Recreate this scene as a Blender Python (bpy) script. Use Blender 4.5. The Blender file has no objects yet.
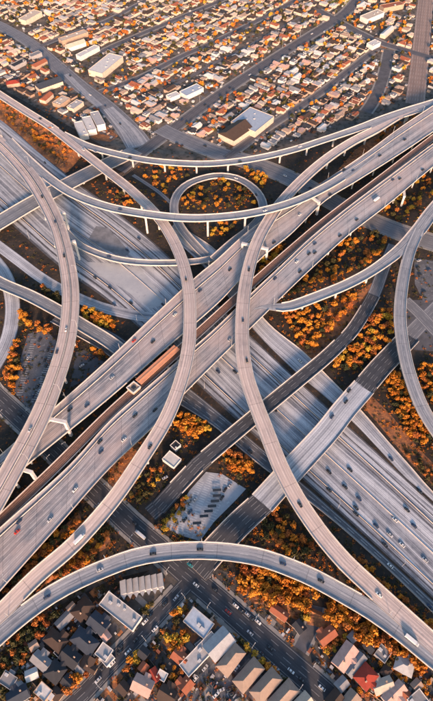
import bpy, bmesh, math, random
from mathutils import Vector, Matrix
random.seed(7)
R = math.radians
# ---------------------------------------------------------------- camera, sky, sun, exposure
CAM_H = 400.0; FPX = 540.0; TILT = R(36)
sc = bpy.context.scene
cam = bpy.data.objects.new('camera', bpy.data.cameras.new('camera'))
sc.collection.objects.link(cam); sc.camera = cam
cam.location = (0, 0, CAM_H); cam.rotation_euler = (TILT, 0, 0)
cam.data.sensor_fit = 'VERTICAL'; cam.data.sensor_height = 36; cam.data.lens = 36 * FPX / 701
cam.data.clip_start = 1; cam.data.clip_end = 20000
SUN_EL = R(17); SUN_AZ = math.atan2(0.10, -1.0)      # azimuth as atan2(x, y): from below the picture
w = bpy.data.worlds.new('World'); sc.world = w; w.use_nodes = True
nt = w.node_tree; bg = nt.nodes['Background']
sky = nt.nodes.new('ShaderNodeTexSky'); sky.sky_type = 'NISHITA'; sky.sun_disc = False
sky.sun_elevation = SUN_EL; sky.sun_rotation = SUN_AZ
nt.links.new(sky.outputs[0], bg.inputs[0]); bg.inputs[1].default_value = 0.115
sun = bpy.data.objects.new('sun', bpy.data.lights.new('sun', 'SUN')); sc.collection.objects.link(sun)
sun.data.energy = 3.9; sun.data.angle = R(9); sun.data.color = (1.0, 0.62, 0.42)
sd = Vector((math.sin(SUN_AZ) * math.cos(SUN_EL), math.cos(SUN_AZ) * math.cos(SUN_EL), math.sin(SUN_EL)))
sun.rotation_euler = sd.to_track_quat('Z', 'Y').to_euler()
sc.view_settings.view_transform = 'Standard'; sc.view_settings.look = 'None'
sc.view_settings.exposure = 1.42; sc.view_settings.gamma = 1

# ---------------------------------------------------------------- helpers
C = sc.collection
def P(x, y, z=0.0):
    """ground-plan point seen at photo pixel x, y when it stands z metres up"""
    a = (x - 216.5) / FPX; b = (350.5 - y) / FPX
    c, s = math.cos(TILT), math.sin(TILT)
    t = (CAM_H - z) / (c - b * s)
    return Vector((a * t, (b * c + s) * t, z))
def PX(v):
    c, s = math.cos(TILT), math.sin(TILT)
    x, y, z = v[0], v[1], v[2] - CAM_H
    yc = y * c + z * s; zc = -y * s + z * c
    return 216.5 + FPX * x / -zc, 350.5 - FPX * yc / -zc
def inview(v, m=6):
    x, y = PX(v); return -m < x < 433 + m and -m < y < 701 + m

def tag(o, label=None, cat=None, group=None, kind=None):
    if label: o['label'] = label
    if cat: o['category'] = cat
    if group: o['group'] = group
    if kind: o['kind'] = kind
    return o
def empty(name, loc, rz=0, **k):
    o = bpy.data.objects.new(name, None); C.objects.link(o)
    o.location = loc; o.rotation_euler = (0, 0, rz); o.empty_display_size = 1
    return tag(o, **k)
class MB:
    """collects faces for one mesh"""
    def __init__(s): s.v = []; s.f = []; s.m = []; s.uv = {}
    def quad(s, a, b, c, d, mi=0):
        n = len(s.v); s.v += [a, b, c, d]; s.f.append((n, n+1, n+2, n+3)); s.m.append(mi)
    def tri(s, a, b, c, mi=0):
        n = len(s.v); s.v += [a, b, c]; s.f.append((n, n+1, n+2)); s.m.append(mi)
    def poly(s, pts, mi=0):
        n = len(s.v); s.v += list(pts); s.f.append(tuple(range(n, n + len(pts)))); s.m.append(mi)
    def box(s, x0, x1, y0, y1, z0, z1, mi=0, M=None, top=None):
        p = [Vector((x, y, z)) for z in (z0, z1) for x, y in ((x0, y0), (x1, y0), (x1, y1), (x0, y1))]
        if M is not None: p = [M @ q for q in p]
        n = len(s.v); s.v += p
        for i, f in enumerate(((3, 2, 1, 0), (4, 5, 6, 7), (0, 1, 5, 4), (1, 2, 6, 5), (2, 3, 7, 6), (3, 0, 4, 7))):
            s.f.append(tuple(n + k for k in f)); s.m.append(top if (top is not None and i == 1) else mi)
    def prism(s, pts, z0, z1, mi=0, top=None):
        n = len(pts)
        for i in range(n):
            a, b = pts[i], pts[(i+1) % n]
            s.quad(Vector((a[0], a[1], z0)), Vector((b[0], b[1], z0)), Vector((b[0], b[1], z1)), Vector((a[0], a[1], z1)), mi)
        s.poly([Vector((p[0], p[1], z1)) for p in pts], mi if top is None else top)
        s.poly([Vector((p[0], p[1], z0)) for p in reversed(pts)], mi)
    def cyl(s, c, r, z0, z1, n=10, mi=0, r1=None):
        r1 = r if r1 is None else r1
        a = [(c[0] + r*math.cos(2*math.pi*i/n), c[1] + r*math.sin(2*math.pi*i/n)) for i in range(n)]
        b = [(c[0] + r1*math.cos(2*math.pi*i/n), c[1] + r1*math.sin(2*math.pi*i/n)) for i in range(n)]
        for i in range(n):
            j = (i+1) % n
            s.quad(Vector((*a[i], z0)), Vector((*a[j], z0)), Vector((*b[j], z1)), Vector((*b[i], z1)), mi)
        s.poly([Vector((*q, z1)) for q in b], mi)
    def tube(s, p, q, r, n=6, mi=0):
        p, q = Vector(p), Vector(q); d = (q - p)
        if d.length < 1e-6: return
        M = Matrix.Translation(p) @ d.to_track_quat('Z', 'Y').to_matrix().to_4x4()
        for i in range(n):
            a0, a1 = 2*math.pi*i/n, 2*math.pi*(i+1)/n
            s.quad(M @ Vector((r*math.cos(a0), r*math.sin(a0), 0)), M @ Vector((r*math.cos(a1), r*math.sin(a1), 0)),
                   M @ Vector((r*math.cos(a1), r*math.sin(a1), d.length)), M @ Vector((r*math.cos(a0), r*math.sin(a0), d.length)), mi)
    def mesh(s, name, mats, off=None):
        me = bpy.data.meshes.new(name)
        vs = [tuple(Vector(p) - off) if off is not None else tuple(p) for p in s.v]
        me.from_pydata(vs, [], s.f)
        for m in (mats if isinstance(mats, (list, tuple)) else [mats]): me.materials.append(m)
        me.polygons.foreach_set('material_index', s.m)
        for nm, fn in s.uv.items():
            uv = me.uv_layers.new(name=nm); flat = []
            for l in me.loops: flat += fn[l.vertex_index]
            uv.data.foreach_set('uv', flat)
        me.update(); return me
    def build(s, name, mats, parent=None, world=True):
        off = parent.location if (parent is not None and world) else None
        me = s.mesh(name, mats, off); o = bpy.data.objects.new(name, me); C.objects.link(o)
        if parent is not None: o.parent = parent
        return o
def copy_tree(o, loc, rz, scale=None, **k):
    r = o.copy(); C.objects.link(r); r.location = loc; r.rotation_euler = (0, 0, rz)
    if scale: r.scale = scale
    tag(r, **k)
    for ch in o.children:
        c = ch.copy(); C.objects.link(c); c.parent = r
        for g in ch.children:
            d = g.copy(); C.objects.link(d); d.parent = c
    return r

# ---------------------------------------------------------------- materials
class NT:
    def __init__(s, name, rough=0.85, spec=0.25):
        s.m = bpy.data.materials.new(name); s.m.use_nodes = True; s.t = s.m.node_tree
        s.b = s.t.nodes['Principled BSDF']; s.b.inputs['Roughness'].default_value = rough
        s.b.inputs['Specular IOR Level'].default_value = spec
    def n(s, k, **kw):
        q = s.t.nodes.new(k)
        for a, b in kw.items(): setattr(q, a, b)
        return q
    def put(s, sock, v):
        if hasattr(v, 'is_output'): s.t.links.new(v, sock)
        else: sock.default_value = v
    def math(s, op, a, b=0.0, c=None, clamp=False):
        q = s.n('ShaderNodeMath', operation=op); q.use_clamp = clamp
        s.put(q.inputs[0], a); s.put(q.inputs[1], b)
        if c is not None: s.put(q.inputs[2], c)
        return q.outputs[0]
    def mix(s, f, a, b, blend='MIX'):
        q = s.n('ShaderNodeMix', data_type='RGBA', blend_type=blend)
        s.put(q.inputs[0], f)
        for i, v in ((6, a), (7, b)):
            s.put(q.inputs[i], (*v, 1.0) if isinstance(v, tuple) and len(v) == 3 else v)
        return q.outputs[2]
    def noise(s, vec, scale, detail=4, rough=0.6, dist=0.0):
        q = s.n('ShaderNodeTexNoise'); q.inputs['Scale'].default_value = scale; q.inputs['Detail'].default_value = detail
        q.inputs['Roughness'].default_value = rough; q.inputs['Distortion'].default_value = dist
        if vec is not None: s.put(q.inputs['Vector'], vec)
        return q.outputs['Fac']
    def ramp(s, v, lo, hi, a=0.0, b=1.0):
        q = s.n('ShaderNodeMapRange'); q.inputs[1].default_value = lo; q.inputs[2].default_value = hi
        q.inputs[3].default_value = a; q.inputs[4].default_value = b; s.put(q.inputs[0], v); return q.outputs[0]
    def coord(s, k='Object'):
        return s.n('ShaderNodeTexCoord').outputs[k]
    def pos(s):
        return s.n('ShaderNodeNewGeometry').outputs['Position']
    def uv(s, nm):
        q = s.n('ShaderNodeUVMap', uv_map=nm); x = s.n('ShaderNodeSeparateXYZ'); s.t.links.new(q.outputs[0], x.inputs[0])
        return q.outputs[0], x.outputs[0], x.outputs[1]
    def done(s, col, bump=None, bs=0.3, bd=0.1):
        s.put(s.b.inputs['Base Color'], (*col, 1.0) if isinstance(col, tuple) else col)
        if bump is not None:
            q = s.n('ShaderNodeBump'); q.inputs['Strength'].default_value = bs; q.inputs['Distance'].default_value = bd
            s.put(q.inputs['Height'], bump); s.t.links.new(q.outputs[0], s.b.inputs['Normal'])
        return s.m

def mottle(name, a, b, scale=0.3, rough=0.85, scale2=None, c=None, bump=0.0, space='pos', lo=0.35, hi=0.65, thr=(0.55, 0.7)):
    s = NT(name, rough); v = s.pos() if space == 'pos' else s.coord('Object')
    col = s.mix(s.ramp(s.noise(v, scale, 6, 0.65), lo, hi), a, b)
    if c is not None:
        col = s.mix(s.ramp(s.noise(v, scale2 or scale * 4, 4), *thr), col, c)
    return s.done(col, s.noise(v, scale * 6, 3) if bump else None, bump, 0.4)

def road_mat(name, base, dark, lane=3.6, off=0.0, streak=0.5, line=0.36, joints=0.0, sw=0.35, seed=0.0, edge=0.5, dash=True, warm=None, yellow=False, lw=0.15):
    """paving drawn in metres along (v) and across (u) the road: worn lanes, stains, joints, lane lines"""
    s = NT(name, 0.8, 0.3); vec, u, v = s.uv('m'); _, el, er = s.uv('e')
    u = s.math('ADD', u, off + 1000 * lane)
    comb = s.n('ShaderNodeCombineXYZ'); s.put(comb.inputs[0], s.math('MULTIPLY', u, 1.0)); s.put(comb.inputs[1], s.math('MULTIPLY', v, 0.006)); comb.inputs[2].default_value = seed
    st = s.ramp(s.noise(comb.outputs[0], sw, 3, 0.7), 0.43, 0.57)
    comb3 = s.n('ShaderNodeCombineXYZ'); s.put(comb3.inputs[0], s.math('MULTIPLY', u, 1.0)); s.put(comb3.inputs[1], s.math('MULTIPLY', v, 0.025)); comb3.inputs[2].default_value = seed + 4
    st2 = s.ramp(s.noise(comb3.outputs[0], 0.9, 2, 0.5), 0.3, 0.7)
    col = s.mix(s.math('MULTIPLY', st, streak), base, dark)
    col = s.mix(s.math('MULTIPLY', st2, streak * 0.35), col, dark)
    blot = s.noise(s.pos(), 0.05, 5, 0.7)
    col = s.mix(s.ramp(blot, 0.35, 0.7, 0.0, 0.45), col, tuple(min(1, c * 1.25) for c in base))
    fine = s.noise(s.pos(), 0.9, 4, 0.7)
    col = s.mix(s.ramp(fine, 0.3, 0.75, 0.35, 0.0), col, dark)
    if warm: col = s.mix(s.ramp(s.noise(s.pos(), 0.02, 3), 0.42, 0.62, 0.0, 0.7), col, warm)
    # wheel paths: two darker tracks per lane
    fr = s.math('FRACT', s.math('DIVIDE', u, lane))
    tr = s.math('ABSOLUTE', s.math('SUBTRACT', s.math('ABSOLUTE', s.math('SUBTRACT', fr, 0.5)), 0.24))
    col = s.mix(s.ramp(tr, 0.03, 0.13, 0.28, 0.0), col, dark)
    wl = s.n('ShaderNodeTexWhiteNoise', noise_dimensions='1D'); s.put(wl.inputs['W'], s.math('FLOOR', s.math('DIVIDE', s.math('ADD', u, seed * lane * 3), lane)))
    col = s.mix(s.ramp(wl.outputs[0], 0.3, 1.0, 0.0, 0.4), col, dark)
    if joints:
        # paving slabs each with a tone of its own, bridge joints across
        fl = s.math('FLOOR', s.math('DIVIDE', u, lane)); fv = s.math('FLOOR', s.math('DIVIDE', v, joints))
        c4 = s.n('ShaderNodeCombineXYZ'); s.put(c4.inputs[0], fl); s.put(c4.inputs[1], fv)
        wn = s.n('ShaderNodeTexWhiteNoise', noise_dimensions='3D'); s.t.links.new(c4.outputs[0], wn.inputs[0])
        col = s.mix(s.ramp(wn.outputs[0], 0.0, 1.0, 0.0, 0.12), col, dark)
        jv = s.math('ABSOLUTE', s.math('SUBTRACT', s.math('FRACT', s.math('DIVIDE', v, joints)), 0.5))
        col = s.mix(s.ramp(jv, 0.5 - 0.35 / joints, 0.5 - 0.2 / joints, 0.0, 0.4 if joints > 29 else 0.15), col, tuple(c * 0.35 for c in dark))
    ln = s.math('SUBTRACT', 0.5, s.math('ABSOLUTE', s.math('SUBTRACT', fr, 0.5)))
    lm = s.math('LESS_THAN', ln, lw / lane)
    if dash: lm = s.math('MULTIPLY', lm, s.math('LESS_THAN', s.math('FRACT', s.math('DIVIDE', v, 12.0)), 0.5))
    inner = s.math('MULTIPLY', s.math('GREATER_THAN', el, 1.6), s.math('GREATER_THAN', er, 1.6))
    lm = s.math('MULTIPLY', lm, inner)
    e1 = s.math('LESS_THAN', s.math('ABSOLUTE', s.math('SUBTRACT', el, 1.1)), 0.16)
    e2 = s.math('LESS_THAN', s.math('ABSOLUTE', s.math('SUBTRACT', er, 1.1)), 0.16)
    wearn = s.ramp(s.noise(s.pos(), 0.6, 3), 0.3, 0.7, 0.5, 1.0)
    col = s.mix(s.math('MULTIPLY', s.math('MULTIPLY', lm, line), wearn), col, (0.75, 0.75, 0.73))
    col = s.mix(s.math('MULTIPLY', s.math('MULTIPLY', s.math('MAXIMUM', e1, e2), edge), wearn), col, (0.72, 0.7, 0.66))
    # oily grime gathered beside the parapets
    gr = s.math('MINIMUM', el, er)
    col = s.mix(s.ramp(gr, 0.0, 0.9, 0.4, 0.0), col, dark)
    return s.done(col)

M = {}
M['deck_pale'] = road_mat('pale concrete deck', (0.66, 0.53, 0.475), (0.17, 0.16, 0.165), lane=4.0, streak=0.9, joints=36, sw=0.5, warm=(0.52, 0.42, 0.37), seed=2)
M['deck_grey'] = road_mat('grey concrete deck', (0.38, 0.38, 0.39), (0.13, 0.145, 0.17), lane=4.0, streak=1.0, joints=32, sw=0.55, seed=5)
M['deck_dark'] = road_mat('worn grey deck', (0.25, 0.26, 0.275), (0.10, 0.11, 0.13), lane=3.8, streak=0.8, joints=28, sw=0.5, seed=9)
M['viaduct'] = road_mat('viaduct paving', (0.52, 0.475, 0.455), (0.10, 0.115, 0.14), lane=3.7, streak=1.0, joints=30, sw=0.36, warm=(0.47, 0.37, 0.33), seed=12, lw=0.2)
M['freeway'] = road_mat('freeway paving', (0.58, 0.60, 0.63), (0.07, 0.08, 0.105), lane=3.6, streak=0.9, joints=14, sw=0.3, seed=15, lw=0.16, dash=False, line=0.3)
M['freeway_dark'] = road_mat('old freeway asphalt', (0.14, 0.15, 0.17), (0.05, 0.055, 0.065), lane=3.6, streak=0.8, sw=0.5, seed=18, lw=0.22)
M['shoulder'] = mottle('dark shoulder asphalt', (0.05, 0.052, 0.06), (0.10, 0.10, 0.11), 0.2)
M['asphalt'] = road_mat('street asphalt', (0.06, 0.062, 0.07), (0.025, 0.027, 0.033), lane=3.4, streak=0.6, sw=0.5, seed=21, lw=0.14, line=0.3, edge=0.3)
M['asphalt_pale'] = road_mat('faded street asphalt', (0.17, 0.175, 0.19), (0.08, 0.085, 0.10), lane=3.4, streak=0.6, sw=0.5, seed=24, lw=0.14, line=0.25)
M['asphalt_far'] = road_mat('far street asphalt', (0.095, 0.09, 0.098), (0.05, 0.05, 0.057), lane=3.4, streak=0.5, sw=0.5, seed=27, lw=0.1, line=0.2, edge=0.3)
M['warm_road'] = road_mat('brown worn road', (0.30, 0.21, 0.17), (0.13, 0.10, 0.09), lane=3.6, streak=0.8, sw=0.4, seed=31)
M['concrete'] = mottle('parapet concrete', (0.50, 0.455, 0.42), (0.36, 0.33, 0.31), 0.15, c=(0.2, 0.19, 0.18), scale2=0.8, thr=(0.6, 0.8))
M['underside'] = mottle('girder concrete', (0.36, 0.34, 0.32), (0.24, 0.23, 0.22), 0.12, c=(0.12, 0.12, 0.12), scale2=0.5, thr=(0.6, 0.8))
M['pier'] = mottle('pier concrete', (0.56, 0.53, 0.50), (0.42, 0.40, 0.38), 0.3)
M['ballast'] = mottle('brown rail ballast', (0.22, 0.12, 0.085), (0.12, 0.075, 0.06), 0.4)
M['rail'] = NT('rail steel', 0.4, 0.6).done((0.25, 0.15, 0.11))
M['soil'] = mottle('dark soil and dry scrub', (0.016, 0.014, 0.012), (0.045, 0.034, 0.026), 0.06, c=(0.12, 0.06, 0.025), scale2=0.35, thr=(0.56, 0.72), bump=0.6)
M['slope'] = mottle('bare red brown slope', (0.30, 0.12, 0.05), (0.085, 0.045, 0.03), 0.09, c=(0.48, 0.19, 0.055), scale2=0.3, thr=(0.52, 0.7), bump=0.8)
M['yard'] = mottle('yard ground', (0.035, 0.033, 0.031), (0.10, 0.088, 0.078), 0.12, c=(0.05, 0.052, 0.045), scale2=0.4, bump=0.3)
M['town'] = mottle('town ground', (0.055, 0.05, 0.045), (0.14, 0.115, 0.095), 0.06, c=(0.035, 0.033, 0.024), scale2=0.15, thr=(0.5, 0.62))
M['lot'] = mottle('pale parking lot', (0.33, 0.35, 0.38), (0.25, 0.265, 0.29), 0.08, c=(0.40, 0.42, 0.44), scale2=0.3)
M['lot_grey'] = mottle('grey paved lot', (0.11, 0.113, 0.125), (0.065, 0.068, 0.076), 0.1, c=(0.2, 0.2, 0.21), scale2=0.4)
M['lot_dark'] = mottle('dark paved lot', (0.055, 0.056, 0.062), (0.09, 0.09, 0.10), 0.1)
M['gore_dark'] = mottle('worn gore paving', (0.20, 0.205, 0.22), (0.12, 0.125, 0.135), 0.12)
M['gore'] = mottle('pale gore paving', (0.36, 0.375, 0.39), (0.29, 0.305, 0.325), 0.06, c=(0.22, 0.23, 0.25), scale2=0.2, thr=(0.6, 0.75))
M['stain'] = mottle('grimy shoulder paving', (0.085, 0.09, 0.10), (0.16, 0.16, 0.17), 0.25)
M['pavement'] = mottle('pavement concrete', (0.24, 0.225, 0.21), (0.17, 0.165, 0.155), 0.3)
M['lawn'] = mottle('yellow green lawn', (0.16, 0.17, 0.03), (0.22, 0.2, 0.04), 0.2)
M['paint'] = NT('white road paint', 0.7).done((0.7, 0.7, 0.68))
M['metal'] = NT('galvanised metal', 0.45, 0.5).done((0.42, 0.42, 0.42))
M['glass'] = NT('dark glass', 0.12, 0.6).done((0.025, 0.03, 0.035))
M['tyre'] = NT('tyre rubber', 0.9).done((0.02, 0.02, 0.02))
M['bark'] = NT('bark', 0.9).done((0.09, 0.06, 0.04))
def leaf_mat(name, a, b, c):
    s = NT(name, 0.8, 0.15); oi = s.n('ShaderNodeObjectInfo').outputs['Random']
    col = s.mix(s.ramp(s.noise(s.coord('Object'), 0.7, 3), 0.35, 0.65), a, b)
    col = s.mix(s.ramp(oi, 0.2, 1.0, 0.0, 0.8), col, c)
    s.m.node_tree.nodes['Principled BSDF'].inputs['Roughness'].default_value = 0.75
    return s.done(col)
LEAF = {'orange': leaf_mat('orange leaves', (0.52, 0.17, 0.018), (0.26, 0.075, 0.012), (0.60, 0.25, 0.03)),
        'rust': leaf_mat('rust leaves', (0.36, 0.10, 0.025), (0.20, 0.06, 0.02), (0.45, 0.16, 0.035)),
        'yellow': leaf_mat('yellow leaves', (0.55, 0.33, 0.035), (0.30, 0.19, 0.03), (0.42, 0.24, 0.03)),
        'dark': leaf_mat('dark olive leaves', (0.05, 0.052, 0.022), (0.03, 0.036, 0.016), (0.09, 0.07, 0.025))}

# ---------------------------------------------------------------- curves
def catmull(pts, step=7.0):
    """resample rows of numbers (first three = position) into a smooth evenly spaced polyline"""
    n = len(pts); out = []
    g = lambda i: pts[max(0, min(n-1, i))]
    for i in range(n-1):
        p0, p1, p2, p3 = g(i-1), g(i), g(i+1), g(i+2)
        L = math.dist(p1[:3], p2[:3]); k = max(1, int(L / step))
        for j in range(k):
            t = j / k
            out.append([0.5*((2*b) + (-a+c)*t + (2*a-5*b+4*c-d)*t*t + (-a+3*b-3*c+d)*t**3) for a, b, c, d in zip(p0, p1, p2, p3)])
    out.append(list(pts[-1])); return out
ROADS = []            # dicts: name, L, Rr (edge points), C (centres), z list
def strip_from_edges(name, L, Rr):
    # a road that leaves the view runs on straight beyond it
    for end in (0, 1):
        if end: L.reverse(); Rr.reverse()
        c0, c1 = (L[0] + Rr[0]) / 2, (L[1] + Rr[1]) / 2
        if not inview(c0, 8):
            d = c0 - c1; d.z = 0; d.normalize()
            for k in range(18): L.insert(0, L[0] + d * 8); Rr.insert(0, Rr[0] + d * 8)
        if end: L.reverse(); Rr.reverse()
    Cn = [(a + b) / 2 for a, b in zip(L, Rr)]
    r = dict(name=name, L=L, R=Rr, C=Cn); ROADS.append(r); return r
def centre_road(name, pts, width, step=7.0):
    """pts: (px, py, z[, w]) of the centreline"""
    rows = []
    for p in pts:
        v = P(p[0], p[1], p[2]); rows.append([v.x, v.y, p[2], p[3] if len(p) > 3 else width])
    rs = catmull(rows, step); L = []; Rr = []
    for i, r in enumerate(rs):
        a = Vector(rs[max(0, i-1)][:2]); b = Vector(rs[min(len(rs)-1, i+1)][:2]); d = (b - a).normalized(); nn = Vector((-d.y, d.x))
        c = Vector(r[:3]); o = Vector((nn.x, nn.y, 0)) * r[3] / 2
        L.append(c + o); Rr.append(c - o)
    return strip_from_edges(name, L, Rr)
def edge_road(name, up, lo, step=8.0):
    """two edge polylines of (px, py, z), resampled by the same parameter"""
    def rs(pl, n):
        rows = catmull([tuple(P(*p)) for p in pl], 5.0); ds = [0]
        for a, b in zip(rows, rows[1:]): ds.append(ds[-1] + math.dist(a, b))
        out = []; j = 0
        for k in range(n + 1):
            t = ds[-1] * k / n
            while j < len(ds) - 2 and ds[j+1] < t: j += 1
            f = (t - ds[j]) / max(1e-6, ds[j+1] - ds[j]); out.append(Vector(rows[j]).lerp(Vector(rows[j+1]), f))
        return out, ds[-1]
    _, l = rs(up, 2); n = int(l / step)
    return strip_from_edges(name, rs(up, n)[0], rs(lo, n)[0])
def surface(r, dz=0.0, inset=0.0, f0=0.0, f1=1.0):
    mb = MB(); m, e = [], []; v = 0.0; prev = None
    for a, b, c in zip(r['L'], r['R'], r['C']):
        if prev is not None: v += (c - prev).length
        prev = c; d = b - a; W = d.length
        p, q = a + d * f0, a + d * f1
        if inset: dn = d.normalized(); p = p + dn * inset; q = q - dn * inset
        w_ = (q - p).length
        mb.v += [p + Vector((0, 0, dz)), q + Vector((0, 0, dz))]
        m += [(-w_/2, v), (w_/2, v)]; e += [(0, w_), (w_, 0)]
    for i in range(len(r['L']) - 1):
        mb.f.append((2*i, 2*i+1, 2*i+3, 2*i+2)); mb.m.append(0)
    mb.uv = {'m': m, 'e': e}; return mb
def sweep(r, side, prof, n0=0, n1=None):
    """closed profile [(in, z)] swept along one edge; 'in' counts metres from the edge towards the centre"""
    mb = MB(); n1 = n1 or len(r['L']); k = len(prof)
    for i in range(n0, n1):
        a, b = r['L'][i], r['R'][i]; d = (b - a).normalized()
        base, dr = (a, d) if side == 0 else (b, -d)
        mb.v += [base + dr * x + Vector((0, 0, z)) for x, z in prof]
    for i in range(n1 - n0 - 1):
        for j in range(k):
            j2 = (j + 1) % k; mb.f.append((i*k + j, i*k + j2, (i+1)*k + j2, (i+1)*k + j)); mb.m.append(0)
    for i in (0, n1 - n0 - 1): mb.f.append(tuple(i*k + j for j in range(k))); mb.m.append(0)
    return mb
def deck_mesh(r, th, inset):
    mb = MB(); n = len(r['L'])
    for a, b in zip(r['L'], r['R']):
        d = (b - a).normalized(); zz = Vector((0, 0, 1))
        mb.v += [a - zz*0.06, b - zz*0.06, b - zz*0.45, b - d*inset - zz*th, a + d*inset - zz*th, a - zz*0.45]
    for i in range(n - 1):
        for j in range(6):
            j2 = (j + 1) % 6; mb.f.append((6*i + j, 6*i + j2, 6*i + 6 + j2, 6*i + 6 + j)); mb.m.append(0)
    for i in (0, n-1): mb.f.append(tuple(6*i + j for j in range(6))); mb.m.append(0)
    return mb
GRID = {'n': -1, 'c': {}}
def nearby(x, y):
    if GRID['n'] != len(ROADS):
        GRID['n'] = len(ROADS); g = GRID['c'] = {}
        for r in ROADS:
            for i, (a, b, c) in enumerate(zip(r['L'], r['R'], r['C'])):
                m = (b - a).length / 2 + 9
                for cx in range(int((c.x - m) // 20), int((c.x + m) // 20) + 1):
                    for cy in range(int((c.y - m) // 20), int((c.y + m) // 20) + 1): g.setdefault((cx, cy), []).append((r, i))
    return GRID['c'].get((int(x // 20), int(y // 20)), ())
def near_road(x, y, zmax, own=None, margin=3.0, only_ground=False):
    for r, i in nearby(x, y):
        if r is own: continue
        a, b, c = r['L'][i], r['R'][i], r['C'][i]
        if c.z > zmax: continue
        dx, dy = x - c.x, y - c.y; d = (b - a); L = math.hypot(d.x, d.y); ux, uy = d.x / L, d.y / L
        if abs(dx*ux + dy*uy) < L/2 + margin and abs(-dx*uy + dy*ux) < 6: return r
    return None
PENDING_PIERS = []; PENDING_KERBS = []; PENDING_PAR = []
def inside_other(q, own, z0, z1, margin):
    for r, i in nearby(q.x, q.y):
        if r is own: continue
        a, b, c = r['L'][i], r['R'][i], r['C'][i]
        if not (z0 <= c.z <= z1): continue
        dx, dy = q.x - c.x, q.y - c.y; d = b - a; L = math.hypot(d.x, d.y); ux, uy = d.x / L, d.y / L
        if abs(dx*ux + dy*uy) < L/2 + margin and abs(-dx*uy + dy*ux) < 5.2: return True
    return False
def sweep_open(r, side, prof, skip):
    """sweep() broken wherever skip(point) holds"""
    mb = MB(); n = len(r['L']); ok = [not skip((r['L'] if side == 0 else r['R'])[i]) for i in range(n)]; i = 0
    while i < n:
        if not ok[i]: i += 1; continue
        j = i
        while j + 1 < n and ok[j + 1]: j += 1
        if j > i:
            m_ = sweep(r, side, prof, i, j + 1); k0 = len(mb.v); mb.v += m_.v; mb.f += [tuple(k0 + k for k in f) for f in m_.f]; mb.m += m_.m
        i = j + 1
    return mb
def finish_kerbs():
    for r, dz in PENDING_KERBS:
        for s_ in (0, 1):
            mb = sweep_open(r, s_, [(-2.4, -0.02), (-2.4, 0.14 + dz), (0.0, 0.14 + dz), (0.0, -0.02)], lambda q: inside_other(q, r, -1, 1.2, 1.2))
            if mb.v: k = mb.build('pavement', M['pavement']); k['kind'] = 'structure'
    for r, s_, prof, mt, t in PENDING_PAR:
        mb = sweep_open(r, s_, prof, lambda q: inside_other(q, r, q.z - 1.3, q.z + 1.3, 0.1))
        if mb.v: mb.build('parapet', mt, t)
def flyover(name, r, mat, label, cat='flyover', th=1.9, par_h=1.0, spacing=33, kind_pier='single', cap=None, group=None, median=False, par_mat='concrete', skip_par=(), first=14):
    base = Vector((r['C'][0].x, r['C'][0].y, 0)); t = empty(name, base, label=label, cat=cat, group=group)
    deck_mesh(r, th, min(2.2, (r['L'][0]-r['R'][0]).length*0.2)).build('deck', M['underside'], t)
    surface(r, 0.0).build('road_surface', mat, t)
    prof = [(0.0, -0.3), (0.0, par_h), (0.34, par_h), (0.46, 0.25), (0.5, 0.0), (0.5, -0.02)]
    prof = [(-0.12, -0.5), (-0.12, par_h), (0.32, par_h), (0.5, 0.02)]
    for s_ in (0, 1):
        if s_ in skip_par: continue
        PENDING_PAR.append((r, s_, prof, M[par_mat], t))
    if median:
        mb = MB(); f = median if isinstance(median, float) else 0.5
        for a, b in zip(r['L'], r['R']):
            d = (b - a).normalized(); c = a.lerp(b, f)
            mb.v += [c - d*0.35, c - d*0.12 + Vector((0, 0, 0.9)), c + d*0.12 + Vector((0, 0, 0.9)), c + d*0.35]
        for i in range(len(r['L']) - 1):
            for j in range(3): mb.f.append((4*i + j, 4*i + j + 1, 4*i + 5 + j, 4*i + 4 + j)); mb.m.append(0)
        mb.build('median_barrier', M['concrete'], t)
        mb = MB()
        for a, b in zip(r['L'], r['R']):
            d = (b - a).normalized(); c = a.lerp(b, f) + Vector((0, 0, 0.02)); hw = 1.5 if cat == 'viaduct' else 0.9
            mb.v += [c - d*hw, c + d*hw]
        for i in range(len(r['L']) - 1): mb.f.append((2*i, 2*i+1, 2*i+3, 2*i+2)); mb.m.append(0)
        mb.build('median_shoulder', M['stain'], t)
    PENDING_PIERS.append((r, t, th, spacing, kind_pier, first)); return t
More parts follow.
